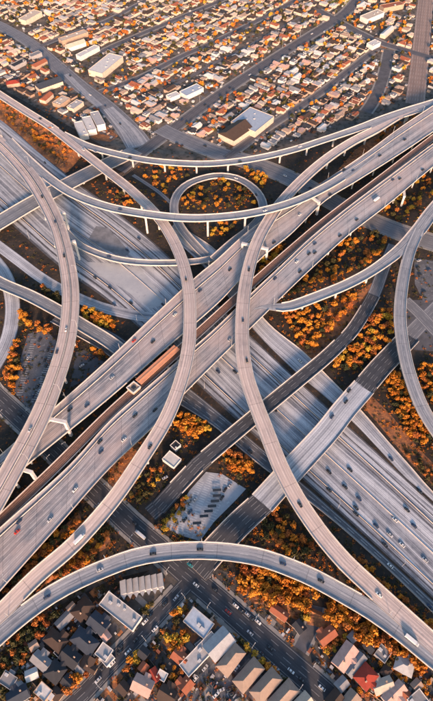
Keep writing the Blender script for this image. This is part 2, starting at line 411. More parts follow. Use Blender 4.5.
def finish_piers():
    for r, t, th, spacing, kind, first in PENDING_PIERS:
        acc = spacing - first; prev = r['C'][0]
        for i in range(1, len(r['C']) - 1):
            c = r['C'][i]; acc += (c - prev).length; prev = c
            if acc < spacing: continue
            zt = c.z - th
            if zt < 3: continue
            a, b = r['L'][i], r['R'][i]; d = (b - a).normalized(); W = (b - a).length
            spots = [0.0] if kind == 'single' else [-W*0.3, 0.0, W*0.3]
            ok = [s for s in spots if not near_road((c + d*s).x, (c + d*s).y, c.z - 3, r, 2.2)]
            if not ok or not inview(c, 60): continue
            acc = 0
            mb = MB(); rad = 1.15 if kind == 'single' else 0.9
            rot = Matrix.Translation(Vector((c.x, c.y, 0))) @ Matrix.Rotation(math.atan2(d.y, d.x), 4, 'Z')
            for s in ok:
                q = c + d * s; mb.cyl((q.x, q.y), rad, -0.3, zt + 0.05, 10)
            if kind == 'single':       # flared head
                hw = W * 0.36
                p0 = [(-rad*1.1, zt - 2.4), (rad*1.1, zt - 2.4), (hw, zt - 0.6), (hw, zt + 0.05), (-hw, zt + 0.05), (-hw, zt - 0.6)]
                f = [rot @ Vector((x, -0.9, z)) for x, z in p0]; g = [rot @ Vector((x, 0.9, z)) for x, z in p0]
                mb.poly(f); mb.poly(list(reversed(g)))
                for k in range(6): k2 = (k+1) % 6; mb.quad(f[k2], f[k], g[k], g[k2])
            else:
                mb.box(-W*0.42, W*0.42, -0.9, 0.9, zt - 1.3, zt + 0.05, M=rot)
            mb.build('pier', M['pier'], t)
def outrigger(r, t, px, py, ext_l, ext_r, th=1.9):
    """a straddle bent: a cap beam reaching out past the deck to columns standing clear of it"""
    best = min(range(len(r['C'])), key=lambda i: (lambda q: (q[0]-px)**2 + (q[1]-py)**2)(PX(r['C'][i])))
    c = r['C'][best]; a, b = r['L'][best], r['R'][best]; d = (b - a); d.z = 0; W = d.length; d.normalize(); zt = c.z - th + 0.9
    rot = Matrix.Translation(Vector((c.x, c.y, 0))) @ Matrix.Rotation(math.atan2(d.y, d.x), 4, 'Z')
    mb = MB(); mb.box(-W/2 - ext_l, W/2 + ext_r, -1.3, 1.3, zt - 2.2, zt, M=rot)
    if ext_l > 1: mb.box(-W/2 - ext_l, -W/2 - ext_l + 2.2, -1.1, 1.1, -0.3, zt - 2.2, M=rot)
    if ext_r > 1: mb.box(W/2 + ext_r - 2.2, W/2 + ext_r, -1.1, 1.1, -0.3, zt - 2.2, M=rot)
    mb.build('straddle_bent', M['pier'], t)

def ground_poly(name, pts, z, mat, kind='structure', pix=True):
    mb = MB(); q = [P(x, y, 0) if pix else Vector((x, y, 0)) for x, y in pts]
    mb.poly([Vector((p.x, p.y, z)) for p in q]); 
    bm = bmesh.new(); me = mb.mesh(name, mat); bm.from_mesh(me); bmesh.ops.triangulate(bm, faces=bm.faces[:]); bmesh.ops.recalc_face_normals(bm, faces=bm.faces[:])
    for f in bm.faces:
        if f.normal.z < 0: f.normal_flip()
    bm.to_mesh(me); bm.free()
    o = bpy.data.objects.new(name, me); C.objects.link(o); o['kind'] = kind; return o
def ground_road(name, r, mat, dz=0.0, kerb=True, f0=0.0, f1=1.0):
    o = surface(r, dz, 0, f0, f1).build(name, mat); o['kind'] = 'structure'
    if kerb:
        PENDING_KERBS.append((r, dz))
    return o

# ---------------------------------------------------------------- ground
def sheet():
    mb = MB(); n = 40; S = 6000
    xs = [-S + 2*S*i/n for i in range(n+1)]; ys = [-3000 + 14000*i/n for i in range(n+1)]
    for y in ys:
        for x in xs: mb.v.append(Vector((x, y, 0)))
    for j in range(n):
        for i in range(n): mb.f.append((j*(n+1)+i, j*(n+1)+i+1, (j+1)*(n+1)+i+1, (j+1)*(n+1)+i)); mb.m.append(0)
    o = mb.build('ground', M['soil']); o['kind'] = 'structure'
sheet()
ground_poly('town_ground', [(-300, -60), (700, -60), (560, 20), (450, 95), (380, 116), (325, 141), (270, 157), (216, 163), (160, 160), (110, 150), (50, 115), (0, 88), (-150, 20)], 0.02, M['town'])
ground_poly('yard_ground', [(-60, 640), (0, 640), (50, 598), (110, 570), (190, 560), (235, 575), (330, 640), (440, 690), (520, 790), (-100, 790)], 0.02, M['yard'])

# ---------------------------------------------------------------- the ground-level freeway
E0 = [(-60, 65), (0, 118), (65, 174), (108, 206), (145, 236), (180, 268), (250, 336), (300, 383), (379, 455), (433, 505), (500, 567)]
E4 = [(-60, 160), (0, 213), (20, 231), (60, 266), (108, 300), (165, 350), (185, 371), (216, 400), (266, 445), (325, 498), (379, 547), (433, 597), (500, 660)]
z3 = lambda pl, z: [(x, y, z) for x, y in pl]
fw = edge_road('freeway', z3(E0, 0.05), z3(E4, 0.05))
ground_road('freeway', fw, M['freeway'], 0.0, kerb=False)
# dark asphalt strips and shoulders between its carriageways
for f0, f1, mt in ((-0.012, 0.012, 'shoulder'), (0.115, 0.13, 'shoulder'), (0.205, 0.235, 'shoulder'), (0.262, 0.278, 'shoulder'), (0.545, 0.556, 'shoulder'), (0.86, 0.885, 'shoulder'), (0.925, 0.945, 'shoulder'), (0.985, 1.01, 'shoulder')):
    o = surface(fw, 0.03, 0, f0, f1).build('road_shoulder', M[mt]); o['kind'] = 'structure'
UP_A = [(175, 222), (190, 232), (222, 256), (263, 317), (303, 351), (330, 378), (362, 411), (387, 440), (412, 468), (433, 492), (500, 560)]
UP_B = [(168, 232), (182, 246), (212, 276), (252, 328), (296, 372), (322, 394), (355, 424), (379, 449), (406, 478), (433, 501), (490, 560)]
up = edge_road('collector', z3(UP_A, 0.07), z3(UP_B, 0.07))
ground_road('collector_road', up, M['freeway'], 0.02, kerb=False)
LO_A = [(60, 312), (108, 330), (140, 352), (185, 385), (216, 410), (266, 452), (325, 503), (379, 551), (433, 601), (500, 664)]
LO_B = [(50, 322), (100, 350), (135, 378), (180, 405), (216, 428), (240, 449), (266, 470), (325, 514), (380, 562), (433, 613), (490, 670)]
lo = edge_road('lower_collector', z3(LO_A, 0.07), z3(LO_B, 0.07))
ground_road('collector_road', lo, M['freeway_dark'], 0.02, kerb=False)
for f0, f1 in ((0.3, 0.42), (0.62, 0.68)):
    o = surface(lo, 0.05, 0, f0, f1).build('road_shoulder', M['shoulder']); o['kind'] = 'structure'
ground_poly('gore_paving', [(86, 262), (108, 263), (140, 268), (158, 290), (166, 304), (150, 309), (125, 290), (100, 276)], 0.13, M['gore'])
ground_poly('gore_paving', [(96, 226), (108, 228), (130, 252), (124, 258), (106, 250), (88, 240)], 0.13, M['gore_dark'])
def barrier_line(r, f, label, h=0.9):
    mb = MB(); pts = [a.lerp(b, f) for a, b in zip(r['L'], r['R'])]; base = pts[0].copy(); base.z = 0
    for i, (a, b) in enumerate(zip(r['L'], r['R'])):
        d = (b - a).normalized(); c = pts[i] - base
        mb.v += [c - d*0.35, c - d*0.12 + Vector((0, 0, h)), c + d*0.12 + Vector((0, 0, h)), c + d*0.35]
    for i in range(len(pts) - 1):
        for j in range(3): mb.f.append((4*i + j, 4*i + j + 1, 4*i + 5 + j, 4*i + 4 + j)); mb.m.append(0)
    o = mb.build('concrete_barrier', M['concrete']); o.location = base
    tag(o, label, 'barrier', 'barriers between the ground level carriageways')
barrier_line(fw, 0.22, 'concrete barrier between the upper two carriageways of the ground freeway')
barrier_line(fw, 0.55, 'concrete barrier along the middle of the widest pale freeway lanes')
barrier_line(fw, 0.872, 'concrete barrier on the lower side of the pale freeway lanes')
barrier_line(up, 0.03, 'concrete barrier along the upper edge of the wide freeway by the orange trees')
barrier_line(lo, 0.97, 'concrete barrier along the lowest dark edge of the wide freeway')

# other ground-level roads -----------------------------------------------------
def gcr(name, pts, wd, mat, dz=0.0, kerb=True, z=0.09):
    r = centre_road(name, [(p[0], p[1], z) + tuple(p[2:3]) for p in pts], wd); ground_road(name, r, M[mat], dz, kerb); return r
far_ave = gcr('avenue', [(118, 170), (140, 153), (170, 131), (216, 97), (270, 61), (324, 27), (345, 13), (362, -5), (400, -40)], 17, 'asphalt_far')
far_st2 = gcr('street', [(226, 158), (241, 147), (260, 133), (284, 117), (324, 90), (352, 68), (378, 48)], 10, 'asphalt_far', z=0.11)
far_st3 = gcr('street', [(100, 53), (113, 46), (160, 26), (215, 3), (260, -16)], 9, 'asphalt_far', z=0.11)
far_st4 = gcr('street', [(100, 92), (122, 84), (145, 75), (182, 56), (216, 41), (266, 16), (300, -2), (340, -20)], 9, 'asphalt_far', z=0.11)
far_alley = gcr('alley', [(206, 66), (233, 54), (271, 33), (300, 17)], 5, 'asphalt_far', z=0.15, kerb=False)
far_alley2 = gcr('alley', [(155, 92), (180, 82), (216, 62), (233, 54)], 6, 'asphalt_far', z=0.11, kerb=False)
cross_top = gcr('street', [(318, 10), (340, 22), (360, 33), (382, 43), (405, 50), (440, 60)], 13, 'asphalt_far', z=0.13)
cross_left = gcr('street', [(40, 46), (60, 38), (108, 20), (160, -8)], 8, 'asphalt_far', z=0.11)
channel = gcr('road', [(389, 50), (386, 66), (381, 84), (374, 100), (366, 112)], 15, 'lot_dark', z=0.12)
right_rd = gcr('road', [(431, -30), (426, 0), (422, 40), (419, 70), (415, 104)], 26, 'warm_road', z=0.12, kerb=False)
boul = gcr('boulevard', [(160, 128), (176, 136), (216, 152), (258, 165), (300, 183), (335, 203), (370, 220), (400, 232), (445, 246)], 24, 'asphalt_pale', z=0.1)
north_fw = gcr('freeway_spur', [(-30, 12, 22), (0, 26, 22), (30, 43, 22), (52, 62, 24), (80, 86, 24), (108, 108, 25), (130, 132, 32), (140, 147, 34)], 26, 'asphalt_pale', z=0.06, kerb=False)
spur_end = gcr('freeway_spur', [(108, 108, 15), (120, 121, 19), (130, 132, 24), (139, 146, 28)], 26, 'deck_grey', z=0.085, kerb=False)
spur_bay = gcr('freeway_spur', [(66, 74, 8), (84, 92, 9), (100, 106, 9)], 9, 'deck_grey', z=0.085, kerb=False)
road_c2 = gcr('main_street', [(-40, 362), (0, 400), (40, 437), (75, 471), (100, 495), (130, 524), (158, 548), (185, 572), (216, 598), (260, 637), (324, 693), (370, 735)], 16, 'asphalt', z=0.10)
road_c1 = gcr('side_street', [(60, 715), (84, 693), (108, 667), (140, 634), (168, 604), (186, 585)], 11, 'asphalt', z=0.13)
curve_lo = gcr('slip_road', [(-20, 232), (0, 247), (20, 262), (40, 277), (60, 289), (85, 301), (108, 309), (140, 316), (172, 318)], 12, 'freeway', z=0.12, kerb=False)
ring_l = gcr('slip_road', [(-25, 240), (-8, 258), (5, 276), (12, 300), (11, 325), (4, 348), (-10, 372)], 14, 'freeway', z=0.13, kerb=False)
link_r = gcr('slip_road', [(368, 306), (376, 290), (384, 268), (394, 245)], 12, 'asphalt_pale', z=0.12, kerb=False)
right_low = gcr('side_road', [(395, 352), (415, 330), (433, 312), (460, 285)], 15, 'asphalt_pale', z=0.1, kerb=False)
right_low2 = gcr('side_road', [(405, 300), (418, 312), (440, 335), (460, 350)], 13, 'asphalt_pale', z=0.12, kerb=False)
road_o2 = gcr('side_road', [(150, 514), (170, 496), (192, 474), (208, 458)], 13, 'asphalt', z=0.11, kerb=False)
thin_a = gcr('path', [(133, 175), (147, 184), (160, 193), (172, 204)], 5, 'asphalt_pale', z=0.10, kerb=False)

ground_poly('parking_lot', [(206, 472), (222, 474), (246, 489), (236, 500), (214, 522), (200, 541), (182, 536), (163, 527), (176, 512), (190, 490)], 0.16, M['lot'])
ground_poly('paved_yard', [(28, 334), (44, 328), (60, 345), (66, 352), (46, 402), (30, 412), (14, 392), (20, 360)], 0.05, M['lot_grey'])
ground_poly('paved_yard', [(76, 352), (84, 350), (104, 362), (84, 380), (70, 388)], 0.05, M['lot_dark'])
ground_poly('paved_yard', [(414, 258), (440, 262), (440, 298), (424, 303), (415, 284)], 0.16, M['lot_grey'])
ground_poly('paved_yard', [(400, 300), (445, 300), (445, 352), (414, 350)], 0.05, M['lot_dark'])
ground_poly('red_slope', [(120, 452), (128, 444), (138, 452), (126, 478), (108, 492), (108, 470)], 0.05, M['slope'])
ground_poly('red_slope', [(28, 640), (50, 610), (110, 580), (150, 570), (100, 606), (60, 640), (20, 690), (-10, 690), (-10, 655)], 0.05, M['soil'])
ground_poly('red_slope', [(355, 150), (380, 133), (410, 118), (436, 108), (436, 114), (405, 128), (370, 152), (350, 166), (338, 170)], 0.05, M['slope'])
ground_poly('red_slope', [(362, 405), (372, 396), (392, 416), (420, 450), (440, 470), (440, 492), (410, 462), (385, 432)], 0.05, M['slope'])
ground_poly('red_slope', [(296, 345), (330, 308), (372, 283), (380, 290), (345, 335), (310, 362)], 0.05, M['slope'])
BANKTRI = []
def bank(low, high, h, back=6):
    lo_ = [Vector((*P(x, y)[:2], 0.0)) for x, y in low]; hi_ = [Vector((*P(x, y, h)[:2], h)) for x, y in high]
    lo_ = [Vector(q) for q in catmull([tuple(v) for v in lo_], 3.0)]; n = len(lo_)
    hh = [Vector(q) for q in catmull([tuple(v) for v in hi_], 1.0)]; hi_ = [hh[int(i * (len(hh) - 1) / (n - 1))] for i in range(n)]
    mb = MB(); rows_ = 7
    for i in range(n):
        taper = min(1, i / 4, (n - 1 - i) / 4); d = (hi_[i] - lo_[i]); d.z = 0; d.normalize()
        for k in range(rows_ + 1):
            f = k / rows_; v = lo_[i].lerp(hi_[i], f); v.z = v.z * taper + (random.uniform(-.5, .5) * taper if 0 < k else -0.05); mb.v.append(v)
        v = hi_[i] + d * back; v.z = -0.05; mb.v.append(v)
    m_ = rows_ + 2
    for i in range(n - 1):
        for k in range(m_ - 1):
            mb.f.append((i*m_ + k, (i+1)*m_ + k, (i+1)*m_ + k + 1, i*m_ + k + 1)); mb.m.append(0)
            a, b, c, d = (mb.v[t] for t in mb.f[-1]); BANKTRI.append((a, b, c)); BANKTRI.append((a, c, d))
    o = mb.build('embankment', M['slope']); o['kind'] = 'structure'
def ground_z(x, y):
    for a, b, c in BANKTRI:
        if abs(a.x - x) > 12 or abs(a.y - y) > 12: continue
        den = (b.y - c.y)*(a.x - c.x) + (c.x - b.x)*(a.y - c.y)
        if abs(den) < 1e-6: continue
        u = ((b.y - c.y)*(x - c.x) + (c.x - b.x)*(y - c.y)) / den; v = ((c.y - a.y)*(x - c.x) + (a.x - c.x)*(y - c.y)) / den
        if u >= 0 and v >= 0 and u + v <= 1: return max(0, u*a.z + v*b.z + (1-u-v)*c.z)
    return 0.0
bank([(-10, 112), (18, 134), (40, 154), (66, 174)], [(-10, 93), (18, 108), (46, 127), (80, 150)], 9.0)
bank([(2, 612), (36, 574), (60, 550), (84, 526)], [(6, 592), (34, 560), (58, 533), (78, 512)], 5.0, 3)
bank([(34, 594), (58, 576), (84, 560), (112, 546)], [(44, 580), (66, 560), (88, 543), (106, 527)], 4.0, 3)
bank([(250, 604), (300, 622), (340, 640), (380, 660), (420, 682)], [(252, 590), (300, 607), (340, 624), (384, 645), (424, 668)], 2.2, 3)
ground_poly('dirt_lot', [(86, 134), (104, 124), (118, 136), (110, 142), (96, 140)], 0.05, M['slope'])
ground_poly('lawn', [(330, 3), (340, -6), (362, -8), (356, 5), (340, 6)], 0.05, M['lawn'])
ground_poly('paved_yard', [(170, 690), (200, 640), (216, 615), (250, 640), (300, 690), (320, 740), (150, 740)], 0.05, M['lot_grey'])

drv = gcr('driveway', [(317, 606), (316, 615), (312, 626), (306, 638), (300, 650)], 8, 'lot_dark', z=0.14)

# ---------------------------------------------------------------- bridges at mid height
o1 = centre_road('o1', [(-30, 240, 6), (0, 222, 6), (32, 203, 6), (62, 187, 6), (95, 170, 5.5), (118, 159, 3), (136, 150, 0.3)], 22)
flyover('street_overpass', o1, M['deck_dark'], 'broad brown-grey street bridge crossing the freeway under the twin curves at upper left', 'overpass', spacing=30, kind_pier='bent')
o2 = centre_road('o2', [(196, 466, 5), (216, 449, 6), (266, 407, 6.5), (300, 379, 6.5), (324, 359, 6), (340, 344, 5)], 13)
flyover('street_overpass', o2, M['asphalt'], 'narrow dark-surfaced bridge over the wide freeway, upper of the two straight ones', 'overpass', spacing=26, kind_pier='single')
o3 = centre_road('o3', [(262, 503, 6), (290, 472, 6.5), (325, 434, 6.5), (344, 410, 6.5), (364, 387, 6)], 19.5)
flyover('street_overpass', o3, M['freeway'], 'broad pale concrete bridge over the wide freeway, lower of the two straight ones', 'overpass', spacing=24, kind_pier='bent')
o3a = centre_road('o3a', [(196, 571, 1.0), (216, 548, 2.5), (240, 523, 4.5), (262.5, 502.5, 6.02)], 19)
flyover('bridge_approach', o3a, M['asphalt'], 'black asphalt approach of the broad pale bridge beside the parking lot', 'bridge approach', th=1.0, spacing=900)
o3b = centre_road('o3b', [(363.5, 387.5, 6.02), (380, 368, 5), (397, 350, 2.5), (410, 336, 0.3)], 19)
flyover('bridge_approach', o3b, M['asphalt'], 'black asphalt approach of the broad pale bridge among orange trees', 'bridge approach', th=1.0, spacing=900)
o2a = centre_road('o2a', [(158, 508, 0.3), (176, 488, 2.5), (197, 465.5, 5.02)], 13)
flyover('bridge_approach', o2a, M['asphalt'], 'dark sloping approach at the lower left end of the narrow dark bridge', 'bridge approach', th=1.0, spacing=900)
o2b = centre_road('o2b', [(338.5, 345.5, 5.02), (352, 331, 3.8), (364, 313, 2), (374, 295, 0.4)], 12.5)
flyover('bridge_approach', o2b, M['asphalt'], 'curved grey approach at the upper right end of the narrow dark bridge', 'bridge approach', th=1.0, spacing=900)
f9 = centre_road('f9', [(-25, 268, 5), (0, 283, 6), (30, 296, 6.5), (60, 312, 6.5), (85, 327, 6.5), (108, 341, 6), (130, 358, 5)], 13)
flyover('low_ramp', f9, M['deck_dark'], 'low dark grey straight ramp passing under the twin curves at left', 'ramp', spacing=30)
f10 = centre_road('f10', [(66, 232, 3), (81, 246, 5), (108, 257, 6), (135, 262, 6), (168, 263, 6), (200, 261, 5), (222, 256, 4)], 8)
flyover('low_ramp', f10, M['deck_grey'], 'slender pale low ramp curving across the middle of the freeway', 'ramp', spacing=28)
# looping ramp
loopr = centre_road('loop', [(212, 262, 3), (196, 246, 3.5), (181, 228, 4), (174, 211, 4), (177, 195, 4), (190, 183, 4), (214, 176, 4), (236, 178, 4), (253, 188, 4.5), (262, 201, 5), (262, 215, 6), (250, 229, 7), (232, 243, 8.5), (214, 259, 10)], 9.5)
flyover('loop_ramp', loopr, M['deck_dark'], 'oval grey loop ramp ringed round orange trees above the middle', 'loop ramp', spacing=30)

# ---------------------------------------------------------------- main viaducts
def zfill(pl, f): return [(x, y, f(x)) for x, y in pl]
zN = lambda x: 11 + max(0, x - 200) * 0.022
N_UP = [(-40, 492), (0, 456), (60, 403), (108, 360), (155, 315), (195, 278), (218, 259), (243, 236), (272, 214), (300, 197), (325, 181), (365, 154), (400, 128), (433, 106), (480, 75)]
N_LO = [(-40, 524), (0, 489), (32, 461), (108, 399), (163, 351), (216, 305), (240, 280), (266, 254), (291, 234), (325, 201), (357, 181), (400, 154), (433, 132), (480, 100)]
n1 = edge_road('n1', zfill(N_UP, zN), zfill(N_LO, zN))
tN = flyover('freeway_viaduct', n1, M['viaduct'], 'upper of the two broad straight viaducts running from lower left to upper right', 'viaduct', spacing=38, kind_pier='bent', median=0.28, th=2.2)
S_UP = [(-40, 566), (0, 528), (67, 468), (108, 423), (140, 394), (178, 361), (216, 328), (251, 294), (282, 265), (313, 236), (350, 206), (390, 176), (433, 144), (480, 110)]
S_LO = [(-40, 636), (7, 583), (60, 524), (108, 470), (155, 425), (185, 393), (216, 362), (261, 318), (290, 289), (324, 257), (350, 234), (390, 203), (433, 167), (480, 130)]
s1 = edge_road('s1', zfill(S_UP, zN), zfill(S_LO, zN))
tS = flyover('freeway_viaduct', s1, M['viaduct'], 'lower of the two broad straight viaducts running from lower left to upper right', 'viaduct', spacing=38, kind_pier='bent', median=0.14, th=2.2)
# rail viaduct between them
rv = centre_road('rail', [(-30, 552, 9), (0, 521, 9), (57, 466, 9.5), (108, 415, 9.5), (150, 377, 9.5), (183, 347, 9.5), (216, 317, 9.5), (251, 285, 10), (300, 242, 11), (330, 217, 12), (380, 179, 13), (433, 138, 14), (470, 110, 15)], 8.6)
trl = flyover('rail_viaduct', rv, M['ballast'], 'narrow brown rail viaduct with two tracks between the two broad viaducts', 'rail viaduct', spacing=34, par_h=0.7, par_mat='concrete')
for f in (0.27, 0.43, 0.60, 0.76):
    mb = MB()
    for a, b in zip(rv['L'], rv['R']):
        d = (b - a).normalized(); c = a.lerp(b, f); mb.v += [c - d*0.09 + Vector((0, 0, 0.02)), c - d*0.09 + Vector((0, 0, 0.25)), c + d*0.09 + Vector((0, 0, 0.25)), c + d*0.09 + Vector((0, 0, 0.02))]
    for i in range(len(rv['L']) - 1):
        for j in range(3): mb.f.append((4*i + j, 4*i + j + 1, 4*i + 5 + j, 4*i + 4 + j)); mb.m.append(0)
    mb.build('track_rail', M['rail'], trl)

# ---------------------------------------------------------------- flyovers
f2 = centre_road('f2', [(-30, 75, 12), (0, 95, 12), (25, 111, 12.5), (52, 128, 13), (80, 150, 13.5), (108, 172, 14.5), (133, 192, 15.5), (158, 217, 17), (173, 240, 18), (183, 264, 19), (189, 292, 20), (190, 322, 20.5), (188, 351, 20.5), (180, 384, 20), (165, 421, 19.5), (140, 461, 18.5), (113, 500, 17), (75, 543, 15), (37, 576, 13), (0, 613, 11), (-30, 640, 10)], 11.5)
t2 = flyover('flyover_ramp', f2, M['deck_pale'], 'pale concrete flyover bowing right down the middle then to lower left corner', 'flyover', spacing=34)
f1 = centre_road('f1', [(62, 134, 13), (85, 145, 13), (108, 152, 13), (145, 160, 13), (183, 163.5, 13), (216, 163.5, 13), (253, 159, 13), (291, 150.5, 13.2), (324, 140, 13.5), (360, 128, 13.8, 12), (385, 119, 14, 15), (410, 111, 14, 17), (433, 104, 14, 17), (470, 92, 14, 17)], 10.5)
t1 = flyover('flyover_ramp', f1, M['deck_grey'], 'grey flyover arcing along the top edge of the interchange below the houses', 'flyover', spacing=36)
f3 = centre_road('f3', [(418, 109, 14.02, 1.2), (398, 118, 14.05, 6), (375, 130, 14.06), (350, 143, 14.5), (325, 160, 15.5), (301, 181, 16.5), (281, 203, 17.5), (266, 225, 18.5), (256, 245, 19.5), (248, 272, 20), (243.5, 300, 20.5), (242, 330, 20.5), (243, 355, 20.5), (247, 378, 20), (255, 402, 19.5), (265, 428, 19), (280, 466, 18), (296, 497, 17), (311, 520, 16), (325, 539, 15), (345, 562, 14), (366, 582, 13), (392, 606, 12.5), (433, 643, 12), (460, 668, 12)], 12.2)
t3 = flyover('flyover_ramp', f3, M['deck_pale'], 'pale flyover descending the centre and sweeping to the lower right corner', 'flyover', spacing=34)
f6 = centre_road('f6', [(8, 140, 27.05), (28, 160, 27.05), (50, 179, 26.8), (75, 195, 26.5), (108, 207, 26.5), (145, 214, 26), (183, 218, 25.5), (216, 217.5, 24.5), (253, 213, 23), (291, 203, 21), (324, 188, 17.6), (350, 172, 15.2), (372, 156, 14.83, 9), (392, 144, 15.24, 4), (402, 138, 15.4, 1.2)], 11)
t6 = flyover('flyover_ramp', f6, M['deck_grey'], 'high thin grey flyover crossing the whole width above the central loop', 'flyover', spacing=38)
f5 = centre_road('f5', [(-55, 92, 27, 17), (-20, 125, 27, 17), (10, 153, 27, 17), (30, 176, 27, 17.5), (46, 202, 27, 16.5), (58, 228, 27, 15.5), (66, 258, 27, 15.5), (70.5, 290, 26.8, 15.5), (69.5, 320, 26.5, 15.5), (64, 351, 26.2, 15.5), (51, 390, 25.5, 16), (36, 425, 25, 16.5), (14, 466, 24, 17), (-12, 512, 23, 17), (-40, 556, 22, 17)], 16)
t5 = flyover('flyover_ramp', f5, M['deck_pale'], 'tall double-width pale flyover curving down the left side with a middle barrier', 'flyover', spacing=36, median=0.5)
f4 = centre_road('f4', [(-30, 662, 10), (0, 634, 10.5), (25, 613, 11), (52, 594, 11.5), (80, 579, 12), (108, 567, 12.5), (133, 558, 12.5), (158, 553, 12.5), (187, 550.5, 12.5), (216, 551, 12.5), (243, 554, 12.5), (266, 559, 12.5), (291, 568, 12.5), (316, 579, 12.3), (345, 595, 12.2), (372, 611, 12.1), (400, 632, 11.94, 11), (433, 659, 11.94, 11), (460, 680, 11.94, 11)], 12)
t4 = flyover('flyover_ramp', f4, M['deck_grey'], 'grey flyover arching over the main street across the bottom of the view', 'flyover', spacing=30)
f7 = centre_road('f7', [(460, 180, 14.5, 15), (433, 211, 14.5, 15), (418, 231, 14.5, 15), (400, 250, 14.2, 13), (375, 269, 13.8, 11), (350, 283, 13.4, 11), (324, 294, 13.4, 11), (291, 306, 13.05, 11), (276, 307, 12.75, 9), (262, 307, 12.40, 4), (254, 309, 12.2, 1.2)], 12)
t7 = flyover('flyover_ramp', f7, M['deck_grey'], 'grey ramp from the right edge joining the lower broad viaduct past orange trees', 'flyover', spacing=32)
f7b = centre_road('f7b', [(420, 229, 14.6), (410, 252, 14.6), (403, 282, 14.8), (400, 316, 15), (404, 351, 15), (412, 382, 15), (424, 411, 15), (440, 436, 15), (462, 468, 15)], 11)
t7b = flyover('flyover_ramp', f7b, M['deck_grey'], 'grey ramp splitting off and curving down the right edge of the view', 'flyover', spacing=32)
outrigger(f5, t5, 40, 421, 13, 1)
outrigger(f5, t5, 14, 462, 6, 1)
outrigger(f5, t5, 53, 216, 5, 1)
outrigger(f3, t3, 254, 246, 7, 9)
outrigger(f6, t6, 312, 194, 2, 9)
outrigger(f5, t5, 63, 245, 5, 1)
outrigger(s1, tS, 405, 180, 1, 8, 2.2)
finish_piers(); finish_kerbs()

# station on the rail viaduct
def rail_frame(px, py, z):
    i = min(range(len(rv['C'])), key=lambda i: (lambda q: (q[0]-px)**2 + (q[1]-py)**2)(PX(rv['C'][i])))
    d = rv['C'][min(i+1, len(rv['C'])-1)] - rv['C'][i]; c = P(px, py, z)
    return Matrix.Translation(Vector((c.x, c.y, 0))) @ Matrix.Rotation(math.atan2(d.y, d.x), 4, 'Z')
st = empty('station', P(155, 369, 0), label='rail station with long flat orange canopy between the two broad viaducts', cat='station')
M['tan'] = mottle('tan plaster', (0.48, 0.34, 0.24), (0.38, 0.26, 0.19), 0.4)
Mx = rail_frame(158, 364, 15); M['canopy'] = mottle('orange canopy', (0.58, 0.27, 0.15), (0.48, 0.21, 0.12), 0.2)
mb = MB(); mb.box(-24, 24, -3.6, 3.6, 14.4, 14.9, M=Mx); mb.box(-24, 24, -0.6, 0.6, 14.9, 15.3, M=Mx); cnp = mb.build('canopy', M['canopy'], st)
mb = MB()
for i in range(23): mb.box(-23 + i*2.05, -22.85 + i*2.05, -3.5, 3.5, 14.9, 15.0, M=Mx)
mb.build('seam', M['tan'], cnp)
for i in range(6):
    mb = MB(); mb.box(-21 + i*8.4, -20.5 + i*8.4, -0.25, 0.25, 10, 14.4, M=Mx); mb.build('post', M['pier'], st)
Mx = rail_frame(133.5, 387, 14); mb = MB(); mb.box(-4, 4, -4, 4, 9, 13.2, M=Mx)
M['tan'] = mottle('tan plaster', (0.48, 0.34, 0.24), (0.38, 0.26, 0.19), 0.4); mb.build('stair_tower', M['tan'], st)
mb = MB()
for a, b, c, d in ((-4.4, 4.4, -4.4, -3.7), (-4.4, 4.4, 3.7, 4.4), (-4.4, -3.7, -3.7, 3.7), (3.7, 4.4, -3.7, 3.7)): mb.box(a, b, c, d, 13.0, 14.2, M=Mx)
mb.build('roof_frame', M['pier'], st)
mb = MB(); mb.box(-1.6, 1.6, -1.6, 1.6, 13.2, 14.0, M=Mx); mb.build('roof_hatch', M['glass'], st)

#@@PART2@@
# ---------------------------------------------------------------- buildings
ORD = 'first second third fourth fifth sixth seventh eighth ninth tenth eleventh twelfth thirteenth fourteenth fifteenth sixteenth seventeenth eighteenth nineteenth twentieth'.split()
TENS = {20: 'twenty', 30: 'thirty', 40: 'forty', 50: 'fifty', 60: 'sixty', 70: 'seventy'}
def ordinal(n):
    if n <= 20: return ORD[n-1]
    t, u = n // 10 * 10, n % 10
    return (TENS[t][:-1] + 'ieth') if u == 0 else TENS[t] + '-' + ORD[u-1]
def plain(name, c, var=0.75, sc_=0.35, rough=0.85):
    return mottle(name, c, tuple(v*var for v in c), sc_, rough, c=tuple(v*0.55 for v in c), scale2=0.9, thr=(0.6, 0.85))
ROOFC = {'white': (0.66, 0.65, 0.63), 'cream': (0.60, 0.50, 0.40), 'pink': (0.58, 0.38, 0.32), 'terracotta': (0.36, 0.12, 0.065), 'grey': (0.27, 0.27, 0.28),
         'charcoal': (0.045, 0.047, 0.055), 'brown': (0.075, 0.05, 0.04), 'tan': (0.38, 0.28, 0.22), 'slate blue': (0.05, 0.062, 0.085), 'red': (0.36, 0.055, 0.035), 'pale blue': (0.42, 0.50, 0.60), 'pale grey': (0.44, 0.44, 0.45)}
